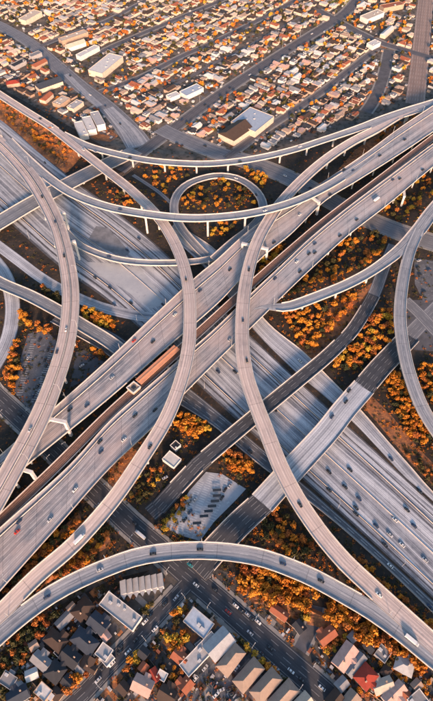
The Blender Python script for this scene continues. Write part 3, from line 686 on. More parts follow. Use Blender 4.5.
def roof_mat(k, c):
    c = tuple(v * 0.85 for v in c)
    s = NT(k + ' roofing', 0.85, 0.25); v = s.coord('Object'); oi = s.n('ShaderNodeObjectInfo').outputs['Random']
    sx = s.n('ShaderNodeSeparateXYZ'); s.put(sx.inputs[0], v)
    band = s.ramp(s.math('FRACT', s.math('MULTIPLY', sx.outputs[0], 0.9)), 0.0, 0.25, 0.16, 0.0)
    col = s.mix(s.ramp(s.noise(s.pos(), 0.35, 5, 0.7), 0.3, 0.7), c, tuple(q*0.72 for q in c))
    col = s.mix(band, col, tuple(q*0.4 for q in c))
    col = s.mix(s.ramp(s.noise(s.pos(), 1.3, 3), 0.58, 0.8, 0, 0.6), col, tuple(q*0.5 for q in c))
    col = s.mix(s.ramp(oi, 0, 1, 0.0, 0.35), col, tuple(q*0.6 for q in c))
    return s.done(col)
RM = {k: roof_mat(k, c) for k, c in ROOFC.items()}
WM = {'white': plain('white plaster', (0.66, 0.62, 0.58)), 'cream': plain('cream plaster', (0.58, 0.48, 0.38)), 'pink': plain('pink plaster', (0.56, 0.38, 0.32)),
      'grey': plain('grey plaster', (0.34, 0.33, 0.33)), 'tan': plain('tan stucco', (0.42, 0.30, 0.22)), 'dark': plain('dark siding', (0.12, 0.11, 0.11))}
def gable(mb, x0, x1, y0, y1, h, rise, ov=0.5, mi=0, hip=0.0):
    """roof with its ridge along x; eaves overhang"""
    ym = (y0 + y1) / 2; X0, X1, Y0, Y1 = x0 - ov, x1 + ov, y0 - ov, y1 + ov; hz = h - 0.05
    a, b, c, d = Vector((X0, Y0, hz)), Vector((X1, Y0, hz)), Vector((X1, Y1, hz)), Vector((X0, Y1, hz))
    e, f = Vector((X0 + hip, ym, h + rise)), Vector((X1 - hip, ym, h + rise))
    mb.quad(a, b, f, e, mi); mb.quad(c, d, e, f, mi); mb.tri(b, c, f, mi); mb.tri(d, a, e, mi); mb.quad(d, c, b, a, mi)
BUILT = []     # (x, y, radius)
def windows_on(t, L, Wd, h, gl, step=4.0):
    n = max(1, int(L / step)); k = 0
    for sy in (-1, 1):
        for i in range(n):
            if k >= 8: return
            x = -L/2 + (i + 0.5) * L / n; y = sy * Wd / 2
            mb = MB(); mb.box(x - 0.7, x + 0.7, y - 0.06, y + 0.06, h*0.35, h*0.72)
            mb.build('window', gl, t, world=False); k += 1
def bld(name, a, b, wd, h, kind, roof, wall, label, cat='house', rise=None, wing=None, units=0, group=None, wins=True, solar=0):
    A, B = P(*a, h), P(*b, h); c = (A + B) / 2; L = (B - A).length; ang = math.atan2(B.y - A.y, B.x - A.x)
    t = empty(name, (c.x, c.y, 0), ang, label=label, cat=cat, group=group); BUILT.append((c.x, c.y, max(L, wd) * 0.5))
    w_ = MB(); w_.box(-L/2, L/2, -wd/2, wd/2, -0.2, h - 0.02)
    if kind != 'flat':      # gable ends
        rs_ = rise or wd * (0.34 if cat == 'warehouse' and wd < 12 else 0.26)
    if wing:
        wx, wl, ww = wing; w_.box(wx - ww/2, wx + ww/2, wd/2 - 0.01, wd/2 + wl, -0.2, h - 0.05)
    w_.build('wall', WM[wall], t, world=False)
    r_ = MB()
    if kind == 'gable': gable(r_, -L/2, L/2, -wd/2, wd/2, h, rs_)
    elif kind == 'hip': gable(r_, -L/2, L/2, -wd/2, wd/2, h, rs_, hip=min(wd/2, L/2 - 0.3) + 0.3)
    elif kind == 'saw':
        n = max(3, int(L / 4.2)); st_ = L / n
        for i in range(n):
            x0, x1 = -L/2 + i*st_, -L/2 + (i+1)*st_
            y0, y1 = -wd/2, wd/2
            r_.quad(Vector((x0, y0, h)), Vector((x1, y0, h + 2.4)), Vector((x1, y1, h + 2.4)), Vector((x0, y1, h)))
            r_.quad(Vector((x1, y0, h)), Vector((x1, y1, h)), Vector((x1, y1, h + 2.4)), Vector((x1, y0, h + 2.4)))
            r_.tri(Vector((x0, y0, h)), Vector((x1, y0, h)), Vector((x1, y0, h + 2.4))); r_.tri(Vector((x0, y1, h)), Vector((x1, y1, h + 2.4)), Vector((x1, y1, h)))
            # each tooth reaches out to a point on the street side
            r_.poly([Vector((x0, y0, h - 0.1)), Vector(((x0+x1)/2, y0 - 3.6, h - 0.1)), Vector((x1, y0, h - 0.1))])
    else:
        r_.box(-L/2 - 0.15, L/2 + 0.15, -wd/2 - 0.15, wd/2 + 0.15, h - 0.02, h + 0.18)
    if wing:
        M2 = Matrix.Translation(Vector((wx, wd/2 + wl/2 - 1, 0))) @ Matrix.Rotation(math.pi/2, 4, 'Z')
        q = MB(); (gable(q, -wl/2 - 1, wl/2 + 1, -ww/2, ww/2, h - 0.1, (ww*0.2), hip=0) if kind != 'flat' else q.box(-wl/2 - 1, wl/2 + 1, -ww/2, ww/2, h - 0.1, h + 0.1))
        n = len(r_.v); r_.v += [M2 @ v for v in q.v]; r_.f += [tuple(n + k for k in f) for f in q.f]; r_.m += q.m
    rf = r_.build('roof', RM[roof], t, world=False)
    if kind == 'flat':
        p_ = MB()
        for x0, x1, y0, y1 in ((-L/2-.2, L/2+.2, -wd/2-.2, -wd/2+.15), (-L/2-.2, L/2+.2, wd/2-.15, wd/2+.2), (-L/2-.2, -L/2+.15, -wd/2+.15, wd/2-.15), (L/2-.15, L/2+.2, -wd/2+.15, wd/2-.15)):
            p_.box(x0, x1, y0, y1, h + 0.1, h + 0.75)
        p_.build('roof_edge', WM[wall], t, world=False)
    if kind in ('gable',):
        g_ = MB()
        for sx in (-1, 1):
            x = sx * (L/2 - 0.02)
            g_.tri(Vector((x, -wd/2, h - 0.1)), Vector((x, wd/2, h - 0.1)), Vector((x, 0, h + rs_ - 0.12)))
        g_.build('gable_end', WM[wall], t, world=False)
    if kind in ('gable', 'hip') and cat == 'house':
        ch = MB(); ch.box(L*0.18, L*0.18 + 0.9, wd*0.12, wd*0.12 + 0.8, h, h + rs_ + 0.9); ch.build('chimney', M['tan'], rf, world=False)
    for i in range(units):
        x = random.uniform(-L*0.4, L*0.4); y = random.uniform(-wd*0.3, wd*0.3); u = MB(); q = random.uniform(0.6, 1.3)
        z0 = h + (0.15 if kind == 'flat' else rise or wd*0.05)
        u.box(x - q, x + q, y - q*0.8, y + q*0.8, z0, z0 + 1.2); u.build('air_unit', M['metal'], rf, world=False)
    for i in range(solar):
        pass
    if wins: windows_on(t, L, wd, h, M['glass'])
    return t
B_ = [
 ('house', (89,601), (75.5,617), 9.5, 5.5, 'hip', 'brown', 'tan', 'dark brown hipped roof house highest in the lower left block under the bottom flyover', 0, None),
 ('house', (75,633), (94,649.5), 9.5, 5.5, 'hip', 'slate blue', 'grey', 'large slate blue roofed house in the middle of the lower left block', 0, None),
 ('house', (91,617), (105.5,629), 9, 5.5, 'gable', 'slate blue', 'grey', 'slate blue roofed house beside the long pale workshop', 0, None),
 ('house', (48,634), (63,647), 8.5, 5, 'hip', 'brown', 'tan', 'square brown roofed house on the left of the lower left block', 0, None),
 ('house', (63,651.5), (77.5,663), 8.5, 5, 'gable', 'charcoal', 'grey', 'charcoal roofed house below the large slate blue roof', 0, None),
 ('shed', (70.5,613), (57.5,626.5), 6, 3.5, 'gable', 'grey', 'grey', 'narrow grey roofed shed beside the dark brown hipped house', 0, None),
 ('house', (90,657), (84,668), 8, 4.5, 'gable', 'brown', 'tan', 'small brown roofed house on the left kerb of the side street', 0, None),
 ('house', (49,666.5), (61,677), 10, 5, 'hip', 'charcoal', 'dark', 'charcoal hipped house above the red edged house in the lower left', 0, None),
 ('house', (47,686), (39,697), 9, 5, 'flat', 'white', 'tan', 'white flat roofed house with red walls at the lower left', 1, None),
 ('shed', (26,677), (37,672), 6, 3.5, 'gable', 'white', 'white', 'small bright white roofed shed near the lower left corner', 0, None),
 ('house', (34,655), (48,667), 7, 4.5, 'gable', 'grey', 'white', 'grey roofed cottage with cluttered yard left of the charcoal houses', 0, None),
 ('house', (8,701), (27,690), 8, 5, 'gable', 'slate blue', 'grey', 'slate roofed house in the very bottom left corner', 0, None),
 ('house', (2,676), (14,684), 7, 4.5, 'flat', 'grey', 'grey', 'grey flat roofed house on the lower left picture edge', 1, None),
 ('shed', (101,630), (108,639), 5, 4, 'gable', 'pink', 'pink', 'small pink roofed shed between slate roof and pale workshop', 0, None),
 ('shop', (99,648), (109,656), 8, 4.5, 'flat', 'pale grey', 'white', 'small pale flat roofed shop on the left side of the side street', 1, None),
 ('shop', (112,655), (104,664), 5, 3.6, 'flat', 'pale grey', 'white', 'tiny pale kiosk at the left kerb of the side street', 0, None),
 ('workshop', (104,598), (137,624), 10, 5.5, 'flat', 'pale grey', 'white', 'long pale flat roofed workshop left of the side street', 4, None),
 ('warehouse', (188.5,614), (209,631.5), 11, 6, 'flat', 'pale blue', 'grey', 'pale blue roofed warehouse at the corner of the main street', 2, None),
 ('workshop', (216,637), (184,671), 9, 5, 'flat', 'pale grey', 'white', 'long white flat roof running down beside the grey gabled sheds', 3, None),
 ('house', (134,681), (151,690), 9, 5, 'gable', 'pink', 'pink', 'pink and grey gabled house right of the side street near the bottom', 0, None),
 ('house', (151,670), (157,681), 6, 4, 'gable', 'red', 'white', 'small red roofed house behind the pink gabled house', 0, None),
 ('shed', (158,673), (166,678), 5, 4, 'flat', 'white', 'white', 'little white roofed shed right of the small red roof', 0, None),
 ('house', (174,652), (186,662), 7, 4, 'gable', 'terracotta', 'tan', 'terracotta roofed cottage left of the long white roof', 0, None),
 ('house', (160,690), (174,699), 8, 4, 'gable', 'brown', 'tan', 'brown roofed cottage at the bottom edge below the terracotta one', 0, None),
 ('house', (182,690), (190,680), 7, 4, 'gable', 'terracotta', 'tan', 'narrow terracotta cottage at the foot of the long white roof', 0, None),
 ('warehouse', (229,634), (209,654), 12, 6, 'gable', 'pale grey', 'white', 'broad pale gabled warehouse first in the row of long sheds', 0, 'r'),
 ('warehouse', (240,648), (222,671.5), 9, 6, 'hip', 'tan', 'pink', 'grey tan hipped shed second in the row of long sheds', 0, 'r'),
 ('warehouse', (259,663), (238,687), 9, 6, 'hip', 'tan', 'pink', 'grey tan hipped shed third in the row of long sheds', 0, 'r'),
 ('warehouse', (277,673.5), (255,698), 9, 6, 'hip', 'tan', 'pink', 'grey tan hipped shed fourth in the row of long sheds', 0, 'r'),
 ('warehouse', (294,685), (273,708), 9, 6, 'hip', 'tan', 'pink', 'grey tan hipped shed fifth in the row of long sheds', 0, 'r'),
 ('warehouse', (310,698), (291,717), 9, 6, 'gable', 'cream', 'cream', 'cream hipped shed last in the row of long sheds at the bottom', 0, 'r'),
 ('house', (272,607), (287,618), 5.5, 4, 'gable', 'terracotta', 'tan', 'narrow terracotta roofed house between orange trees and the main street', 0, None),
 ('house', (320,641), (334,630), 7, 4.5, 'gable', 'terracotta', 'tan', 'terracotta roofed house right of the curved dark driveway', 0, None),
 ('house', (352.5,646), (338,667), 9, 5.5, 'gable', 'pink', 'pink', 'pink and grey gabled house beside the main street lower right', 0, None),
 ('house', (363,655), (348,674), 6, 4.5, 'gable', 'grey', 'grey', 'narrow grey gabled house between pink and red roofs', 0, None),
 ('house', (372,669), (360,684), 10, 5.5, 'hip', 'red', 'tan', 'red hipped roof house lower right near the main street', 0, None),
 ('house', (396,661), (413,670), 9, 5, 'hip', 'pale grey', 'white', 'pale hipped house left of the round cul-de-sac', 0, None),
 ('house', (378,649), (388,658), 8, 4.5, 'flat', 'grey', 'grey', 'grey flat roofed house below the orange trees at lower right', 2, None),
 ('house', (366,642), (374,650), 6, 4, 'gable', 'charcoal', 'grey', 'little charcoal roofed house under the orange trees lower right', 0, None),
 ('house', (374,689), (392,682), 7, 4.5, 'gable', 'cream', 'cream', 'cream gabled house right of the red hipped roof', 0, None),
 ('house', (403,685), (386,702), 7, 4.5, 'gable', 'pink', 'white', 'long pink roofed house at the bottom near the cul-de-sac', 0, None),
 ('house', (424,695), (412,706), 8, 4.5, 'flat', 'grey', 'white', 'grey flat roofed house below the cul-de-sac', 1, None),
 ('house', (340,694), (330,706), 8, 4.5, 'gable', 'brown', 'tan', 'brown roofed house right of the main street at the bottom edge', 0, None),
 ('house', (356,694), (346,707), 8, 4.5, 'gable', 'tan', 'tan', 'tan roofed house below the red hipped roof', 0, None),
 ('house', (296,622), (303,631), 6, 4, 'gable', 'charcoal', 'grey', 'charcoal cottage left of the curved dark driveway', 0, None),
 ('shed', (166,455), (177.5,463.5), 9, 4, 'flat', 'white', 'white', 'bright white flat roofed shed beside the lower broad viaduct', 0, None),
 ('shed', (173,443), (178,447.5), 6, 4, 'flat', 'charcoal', 'white', 'small dark square hut with white roof edge above the white shed', 1, None),
 # beyond the interchange
 ('warehouse', (95,72), (116,55), 24, 8, 'flat', 'white', 'cream', 'large white flat roofed warehouse beside the diverging road at upper left', 4, None),
 ('warehouse', (78,122), (84,135), 11, 7, 'flat', 'white', 'white', 'white box building left of its two twins above the top flyover', 1, 'w'),
 ('warehouse', (86,117), (92,130), 11, 7.5, 'flat', 'white', 'white', 'middle one of three white box buildings above the top flyover', 1, 'w'),
 ('warehouse', (94,112), (101,125), 11, 8, 'flat', 'pale grey', 'white', 'rightmost of three white box buildings above the top flyover', 1, 'w'),
 ('warehouse', (243,127), (262,112), 38, 8, 'flat', 'pale blue', 'cream', 'large pale blue roofed warehouse beside the long avenue', 3, None),
 ('warehouse', (226,137), (245,124), 26, 7.5, 'gable', 'brown', 'cream', 'long brown red roofed warehouse adjoining the pale blue one', 0, None),
 ('barn', (37,87), (60,79), 16, 6, 'gable', 'slate blue', 'cream', 'long slate roofed barn in the industrial yard at upper left', 0, None),
 ('shop', (6,83), (19,81), 10, 5, 'hip', 'red', 'tan', 'red roofed shop in the yard at the left edge', 0, None),
 ('warehouse', (183,94), (200,86), 15, 6, 'flat', 'pale blue', 'white', 'pale square hall just above the long avenue', 2, None),
 ('shop', (168,97), (178,93), 10, 5, 'flat', 'white', 'white', 'small white shop left of the pale square hall', 1, None),
 ('warehouse', (22,20), (38,11), 16, 7, 'flat', 'cream', 'cream', 'cream flat roofed hall at the top left', 2, None),
 ('warehouse', (60,40), (86,31), 12, 6, 'flat', 'cream', 'tan', 'long cream commercial block beside the diverging road at upper left', 2, None),
 ('warehouse', (66,47), (84,41), 10, 6, 'gable', 'cream', 'white', 'cream gabled block just below the long cream one', 0, None),
 ('warehouse', (78,56), (97,46), 10, 6, 'flat', 'white', 'white', 'narrow white block just above the large white warehouse', 1, None),
 ('warehouse', (364,18), (381,11), 16, 7, 'flat', 'cream', 'white', 'long cream roofed market hall at the top right', 2, None),
 ('warehouse', (382,7), (402,3), 13, 7, 'flat', 'terracotta', 'tan', 'orange roofed block at the top right', 1, None),
 ('shop', (370,45), (378,41), 12, 6, 'flat', 'white', 'white', 'white round cornered block where the dark road meets the cross street', 2, None),
 ('shop', (383,35), (392,27), 9, 5, 'gable', 'white', 'cream', 'white gabled hall above the cross street at upper right', 0, None),
 ('shed', (30,56), (40, 52), 9, 5, 'flat', 'grey', 'grey', 'grey flat shed between the road and the yard at upper left', 0, None),
 ('shed', (33,66), (45,60), 10, 5, 'gable', 'terracotta', 'tan', 'terracotta shed above the slate roofed barn', 0, None),
 ('workshop', (56,104), (66,97), 14, 5, 'flat', 'cream', 'tan', 'cream flat workshop right of the yard below the slate barn', 3, None),
 ('workshop', (70,108), (80,101), 12, 5, 'flat', 'pale grey', 'cream', 'pale grey workshop by the diverging road above the white boxes', 2, None),
 ('workshop', (42,100), (50,93), 10, 5, 'gable', 'terracotta', 'cream', 'terracotta workshop directly below the slate roofed barn', 0, None),
 ('workshop', (12,66), (24,60), 10, 5, 'flat', 'charcoal', 'grey', 'charcoal flat workshop at the left edge above the red shop', 1, None),
]
for nm, a, b, wd, h, kd, rf, wl, lab, un, g in B_:
    bld(nm, a, b, wd, h, kd, rf, wl, lab, wing=(random.uniform(-2, 2), random.uniform(2, 3.2), random.uniform(3.5, 5)) if nm == 'house' and wd > 6.5 else None, cat=nm, units=un, group={'r': 'long gabled sheds in a row', 'w': 'three white box buildings'}.get(g), wins=b[1] > 580)
bld('workshop', (120, 588), (163, 580), 9, 5, 'saw', 'pale grey', 'white', 'low building with white sawtooth roof just under the bottom flyover', cat='workshop', wins=False)

for a, b, wd, kd, rf, wl, lab in (
 ((92,625), (98,631), 4, 'flat', 'grey', 'grey', 'tiny grey shed between the slate blue roofs at lower left'), ((68,610), (74,604), 4, 'gable', 'tan', 'tan', 'tiny tan shed left of the dark brown hipped roof'),
 ((56,650), (61,655), 4, 'flat', 'charcoal', 'grey', 'tiny charcoal shed below the square brown roof'), ((78,665), (84,671), 5, 'gable', 'grey', 'white', 'small grey shed right of the charcoal roofs at lower left'),
 ((30,648), (37,643), 5, 'gable', 'tan', 'tan', 'small tan shed above the grey roofed cottage at lower left'), ((64,678), (71,685), 6, 'gable', 'charcoal', 'grey', 'charcoal cottage between the hipped charcoal house and side street'),
 ((52,690), (60,698), 6, 'hip', 'brown', 'tan', 'brown hipped cottage right of the white roof with red walls'), ((22,690), (16,683), 5, 'gable', 'grey', 'white', 'small grey cottage above the bottom left corner house'),
 ((140,650), (147,656), 6, 'gable', 'charcoal', 'tan', 'charcoal cottage beside the side street above the pink gabled house'), ((120,684), (127,692), 6, 'gable', 'brown', 'tan', 'brown cottage at the side street near the bottom edge'),
 ((146,664), (141,671), 5, 'gable', 'terracotta', 'tan', 'little terracotta cottage above the pink gabled house'), ((197,648), (203,643), 5, 'flat', 'grey', 'grey', 'small grey lean-to between the corner warehouse and long white roof'),
 ((346,680), (338,688), 6, 'gable', 'grey', 'white', 'small grey house between the main street and the tan roofed house'), ((414,688), (420,682), 5, 'gable', 'tan', 'tan', 'small tan house between the cul-de-sac and the grey flat roof'),
 ((383,668), (390,674), 6, 'hip', 'brown', 'tan', 'brown hipped house right of the red hipped roof'), ((350,640), (356,634), 5, 'gable', 'grey', 'grey', 'tiny grey shed at the foot of the orange belt lower right'),
 ((400,690), (408,697), 6, 'gable', 'terracotta', 'tan', 'small terracotta house at the bottom right by the cul-de-sac')):
    bld('cottage', a, b, wd, 3.8, kd, rf, wl, lab, cat='cottage', group='small cottages and sheds at the bottom')
# painted stall lines on the lots
mb = MB(); LOTP = [(206,472),(222,474),(246,489),(236,500),(214,522),(200,541),(182,536),(163,527),(176,512),(190,490)]
def stalls(a, b, n, ln, z, pl):
    A_, B2 = P(*a, z), P(*b, z); d = (B2 - A_); L = d.length; d.normalize(); nn = Vector((-d.y, d.x, 0))
    for i in range(n + 1):
        c = A_ + d * (L * i / n); x, y = PX(c)
        if inpoly0(x, y, pl) and inpoly0(*PX(c + nn*ln), pl): mb.quad(c - d*.09, c + d*.09, c + d*.09 + nn*ln, c - d*.09 + nn*ln)
def inpoly0(x, y, pl):
    r_ = False; n = len(pl)
    for i in range(n):
        (x0, y0), (x1, y1) = pl[i], pl[(i+1) % n]
        if (y0 > y) != (y1 > y) and x < (x1 - x0) * (y - y0) / (y1 - y0) + x0: r_ = not r_
    return r_
for k in range(5): stalls((172 + 9*k, 532 + 1.5*k), (196 + 9.5*k, 482 - 3*k), 26, 4.6, 0.19, LOTP)
YD = [(28,334),(44,328),(60,345),(66,352),(46,402),(30,412),(14,392),(20,360)]
stalls((22, 395), (36, 340), 24, 4.8, 0.08, YD); stalls((36, 402), (56, 350), 24, 4.8, 0.08, YD)
o = mb.build('parking_lot_marking', M['paint']); o['kind'] = 'structure'
# parking lot shades and the driveway loop, cul-de-sac
for i, (x, y) in enumerate(((197, 523), (204, 516), (208.5, 511), (212, 506), (215, 501), (217, 495.5), (217, 490))):
    c = P(x, y, 2.6); t = empty('shade_canopy', (c.x, c.y, 0), R(4), label=f'dark narrow canopy over the pale parking lot, {ORD[i]} from the bottom', cat='canopy', group='dark canopies over the parking lot')
    mb = MB(); mb.box(-3.2, 3.2, -1.0, 1.0, 2.5, 2.7); mb.build('roof', M['glass'], t, world=False)
    for k in (-2.4, 2.4):
        mb = MB(); mb.box(k - .1, k + .1, -.1, .1, 0, 2.5); mb.build('post', M['metal'], t, world=False)
culc = P(427, 679); mb = MB(); n = 28
mb.poly([Vector((culc.x + 10.5*math.cos(2*math.pi*i/n), culc.y + 10.5*math.sin(2*math.pi*i/n), 0.14)) for i in range(n)])
o = mb.build('road', M['lot_dark']); o['kind'] = 'structure'
mb = MB()
for i in range(n):
    a0, a1 = 2*math.pi*i/n, 2*math.pi*(i+1)/n
    q = [Vector((culc.x + r_*math.cos(a), culc.y + r_*math.sin(a), 0.24)) for r_, a in ((10.5, a0), (12.2, a0), (12.2, a1), (10.5, a1))]
    mb.quad(*q); mb.quad(q[0], q[3], q[3] - Vector((0, 0, .2)), q[0] - Vector((0, 0, .2)))
o = mb.build('pavement', M['pavement']); o['kind'] = 'structure'

# ---------------------------------------------------------------- far houses
def house_mesh(form, rc, wc, L, W, h):
    mb = MB(); r = W * 0.24
    if form == 'flat':
        mb.box(-L/2, L/2, -W/2, W/2, 0, h, 0, top=1); mb.box(-L/2 + 1, L*0.1, -W/2 - 2.6, -W/2 + 0.1, 0, h - 0.7, 0, top=1)
        mb.box(L*0.2, L*0.2 + 1.2, -0.6, 0.6, h, h + 0.9)
    elif form == 'gabled':
        mb.box(-L/2, L/2, -W/2, W/2, 0, h); gable(mb, -L/2, L/2, -W/2, W/2, h, r, mi=1)
        mb.box(-L*0.1, L*0.3, W/2 - .1, W/2 + 3, 0, h - 0.4); gable(mb, -L*0.1, L*0.3, W/2 - 1, W/2 + 3, h - 0.4, 0.9, mi=1)
    else:
        mb.box(-L/2, L/2, -W/2, W/2, 0, h); gable(mb, -L/2, L/2, -W/2, W/2, h, r, mi=1, hip=W/2)
        mb.box(-L/2 + 0.5, -L*0.05, -W/2 - 3, -W/2 + .1, 0, h - 0.3); gable(mb, -L/2 + 0.5, -L*0.05, -W/2 - 3, -W/2 + 1, h - 0.3, 1.0, mi=1, hip=1.2)
    me = mb.mesh('house', [WM[wc], RM[rc]]); return me
HM = []
for rc, wc, wt in (('white', 'white', 2), ('cream', 'cream', 2), ('pink', 'tan', 3), ('terracotta', 'cream', 4), ('grey', 'white', 6), ('charcoal', 'white', 4), ('brown', 'tan', 6), ('tan', 'cream', 5), ('pale grey', 'pink', 3)):
    for form in ('flat', 'gabled', 'hipped'):
        HM.append((rc, form, house_mesh(form, rc, wc, random.uniform(11, 15), random.uniform(7, 9), random.uniform(3.2, 4.6)), wt))
av = [far_ave['C'][i] for i in range(len(far_ave['C']))]
i0 = min(range(len(av)), key=lambda i: abs(PX(av[i])[0] - 200)); i1 = min(range(len(av)), key=lambda i: abs(PX(av[i])[0] - 330))
O = av[i0].copy(); ux = (av[i1] - av[i0]); ux.z = 0; ux.normalize(); uy = Vector((-ux.y, ux.x, 0)); ANG = math.atan2(ux.y, ux.x)
def top_limit(x):        # pixel y of the far side of the interchange
    pl = [(-40, 66), (0, 84), (50, 113), (75, 128), (110, 140), (135, 142), (216, 156), (270, 152), (325, 132), (380, 110), (433, 94), (480, 80)]
    for (a, b), (c, d) in zip(pl, pl[1:]):
        if a <= x <= c: return b + (d - b) * (x - a) / (c - a)
    return 66
rows = {}
trees_far = []
for j in range(-26, 50):
    b = j * 16 + (12 if j >= 0 else 5)
    for i in range(-70, 96):
        a = i * 11.0 + random.uniform(-1.5, 1.5); bb = b + random.uniform(-2.5, 2.5)
        p = O + ux * a + uy * bb; x, y = PX(p)
        if not (-90 < x < 520 and -45 < y < top_limit(x) - 3): continue
        if x > 425 - 0 and y > 97: continue
        ok = not near_road(p.x, p.y, 30, None, 5.6) and not any(math.hypot(p.x - q[0], p.y - q[1]) < q[2] * 1.0 + 8.5 for q in BUILT)
        for _ in range(3):
            tp = O + ux * (a + 6.6 + random.uniform(-2, 2)) + uy * (bb + random.choice((-9, 9, -5, 6, 0)) + random.uniform(-2, 2))
            if random.random() < 0.8 and not near_road(tp.x, tp.y, 30, None, 1.2) and not any(math.hypot(tp.x - q[0], tp.y - q[1]) < q[2] * 0.85 + 2 for q in BUILT): trees_far.append(tp)
        if not ok or random.random() < 0.07: continue
        if 60 < x < 160 and y > 100 and x < 150 and False: continue
        rows.setdefault(j, []).append((p, x, y))
allh = [(p, x, y, j) for j, l in rows.items() for p, x, y in l]
allh.sort(key=lambda q: q[0].length)
lab = {}
for j in rows:
    for k, q in enumerate(sorted((q for q in rows[j] if 0 <= q[1] <= 433 and q[2] >= 0), key=lambda q: q[1])): lab[(j, q[1])] = k + 1
def pick_house():
    return random.choices(HM, weights=[h[3] for h in HM])[0]
stuff = MB()
cnt = 0
for p, x, y, j in allh:
    rc, form, me, _ = pick_house(); rz = ANG + random.choice((0, math.pi, math.pi/2, math.pi/2, -math.pi/2)) + random.uniform(-.05, .05); s_ = random.choice((random.uniform(0.6, 0.85), random.uniform(0.75, 1.0), random.uniform(0.8, 1.12)))
    n = lab.get((j, x))
    if n and cnt < 295:
        cnt += 1; o = bpy.data.objects.new('house', me); C.objects.link(o); o.location = (p.x, p.y, 0); o.rotation_euler.z = rz; o.scale = (s_, s_, s_)
        side = f'{ordinal(j + 1)} row above' if j >= 0 else f'{ordinal(-j)} row below'
        tag(o, f'{rc} {form} house, {ordinal(n)} from left in the {side} the long avenue', 'house', 'houses in the far streets')
    else:
        Mt = Matrix.Translation((p.x, p.y, 0)) @ Matrix.Rotation(rz, 4, 'Z') @ Matrix.Scale(s_, 4)
        key = list(RM).index(rc); n0 = len(stuff.v); stuff.v += [Mt @ v.co for v in me.vertices]
        for f in me.polygons: stuff.f.append(tuple(n0 + k for k in f.vertices)); stuff.m.append(0 if f.material_index == 0 else 1 + key)
o = stuff.build('houses', [WM['cream']] + [RM[k] for k in RM]); tag(o, 'mass of small farthest houses along the top of the view', 'houses', kind='stuff')

# ---------------------------------------------------------------- trees
def short(t):
    w_ = t.split()
    while len(w_) > 16 and 'the' in w_: w_.remove('the')
    return ' '.join(w_[:16])
def crown_mesh(kind, seed, nb=8, nq=34, rx=3.0, h=4.9, q=0.62):
    rnd = random.Random(seed); mb = MB()
    blobs = []
    for i in range(nb):
        a = rnd.uniform(0, 2*math.pi); d = rnd.uniform(0.25, 1.0) * rx * 0.75
        blobs.append((Vector((d*math.cos(a), d*math.sin(a), h*rnd.uniform(0.38, 0.78))), rnd.uniform(0.32, 0.58) * rx))
    blobs.append((Vector((0, 0, h*0.75)), rx*0.5))
    for c, r in blobs:
        for k in range(nq):
            v = Vector((rnd.gauss(0, 1), rnd.gauss(0, 1), rnd.gauss(0.35, 1))).normalized(); p = c + v * r * rnd.uniform(0.6, 1.12)
            if p.z < 0.5: continue
            nrm = (v + Vector((rnd.gauss(0, .5), rnd.gauss(0, .5), rnd.gauss(0, .5)))).normalized()
            t1_ = nrm.orthogonal().normalized(); t2_ = nrm.cross(t1_); s_ = q * rnd.uniform(0.5, 1.25); aa = rnd.uniform(0, 3.14)
            e1 = (t1_*math.cos(aa) + t2_*math.sin(aa)) * s_; e2 = (t2_*math.cos(aa) - t1_*math.sin(aa)) * s_ * 0.7
            mb.quad(p - e1 - e2*.3, p - e2, p + e1 + e2*.3, p + e2)
    return mb.mesh('crown', LEAF[kind])
def trunk_mesh(seed, h=2.8):
    rnd = random.Random(seed); mb = MB(); mb.cyl((0, 0), 0.2, -0.2, h, 6, r1=0.12)
    for i in range(4):
        a = rnd.uniform(0, 6.28); mb.tube((0, 0, h*rnd.uniform(.5, .95)), (math.cos(a)*1.3, math.sin(a)*1.3, h*rnd.uniform(1.1, 1.5)), 0.07, 5)
    return mb.mesh('trunk', M['bark'])
TRK = [trunk_mesh(i) for i in range(3)]
CRN = {k: [crown_mesh(k, hash_ * 13 + i, nb=random.randint(6, 10)) for i in range(5)] for hash_, k in enumerate(('orange', 'rust', 'yellow', 'dark'))}
FARC = {k: [crown_mesh(k, 77 + hash_ * 13 + i, nb=5, nq=12, q=1.1) for i in range(3)] for hash_, k in enumerate(('orange', 'rust', 'yellow', 'dark'))}
def add_tree(p, kind, s_, name, label, group, far=False, zs=1.0):
    e = empty(name, (p.x, p.y, p.z), random.uniform(0, 6.28), label=label, cat=name, group=group); e.scale = (s_, s_, s_ * zs)
    c = bpy.data.objects.new('crown', random.choice((FARC if far else CRN)[kind])); C.objects.link(c); c.parent = e
    t = bpy.data.objects.new('trunk', random.choice(TRK)); C.objects.link(t); t.parent = e
def add_stuff(mb, p, me, s_, mi, zs=1.0):
    Mt = Matrix.Translation(p) @ Matrix.Rotation(random.uniform(0, 6.28), 4, 'Z') @ Matrix.Diagonal((s_, s_, s_ * zs, 1)); n0 = len(mb.v)
    mb.v += [Mt @ v.co for v in me.vertices]
    for f in me.polygons: mb.f.append(tuple(n0 + k for k in f.vertices)); mb.m.append(mi)
def inpoly(x, y, pl):
    r = False; n = len(pl)
    for i in range(n):
        (x0, y0), (x1, y1) = pl[i], pl[(i+1) % n]
        if (y0 > y) != (y1 > y) and x < (x1 - x0) * (y - y0) / (y1 - y0) + x0: r = not r
    return r
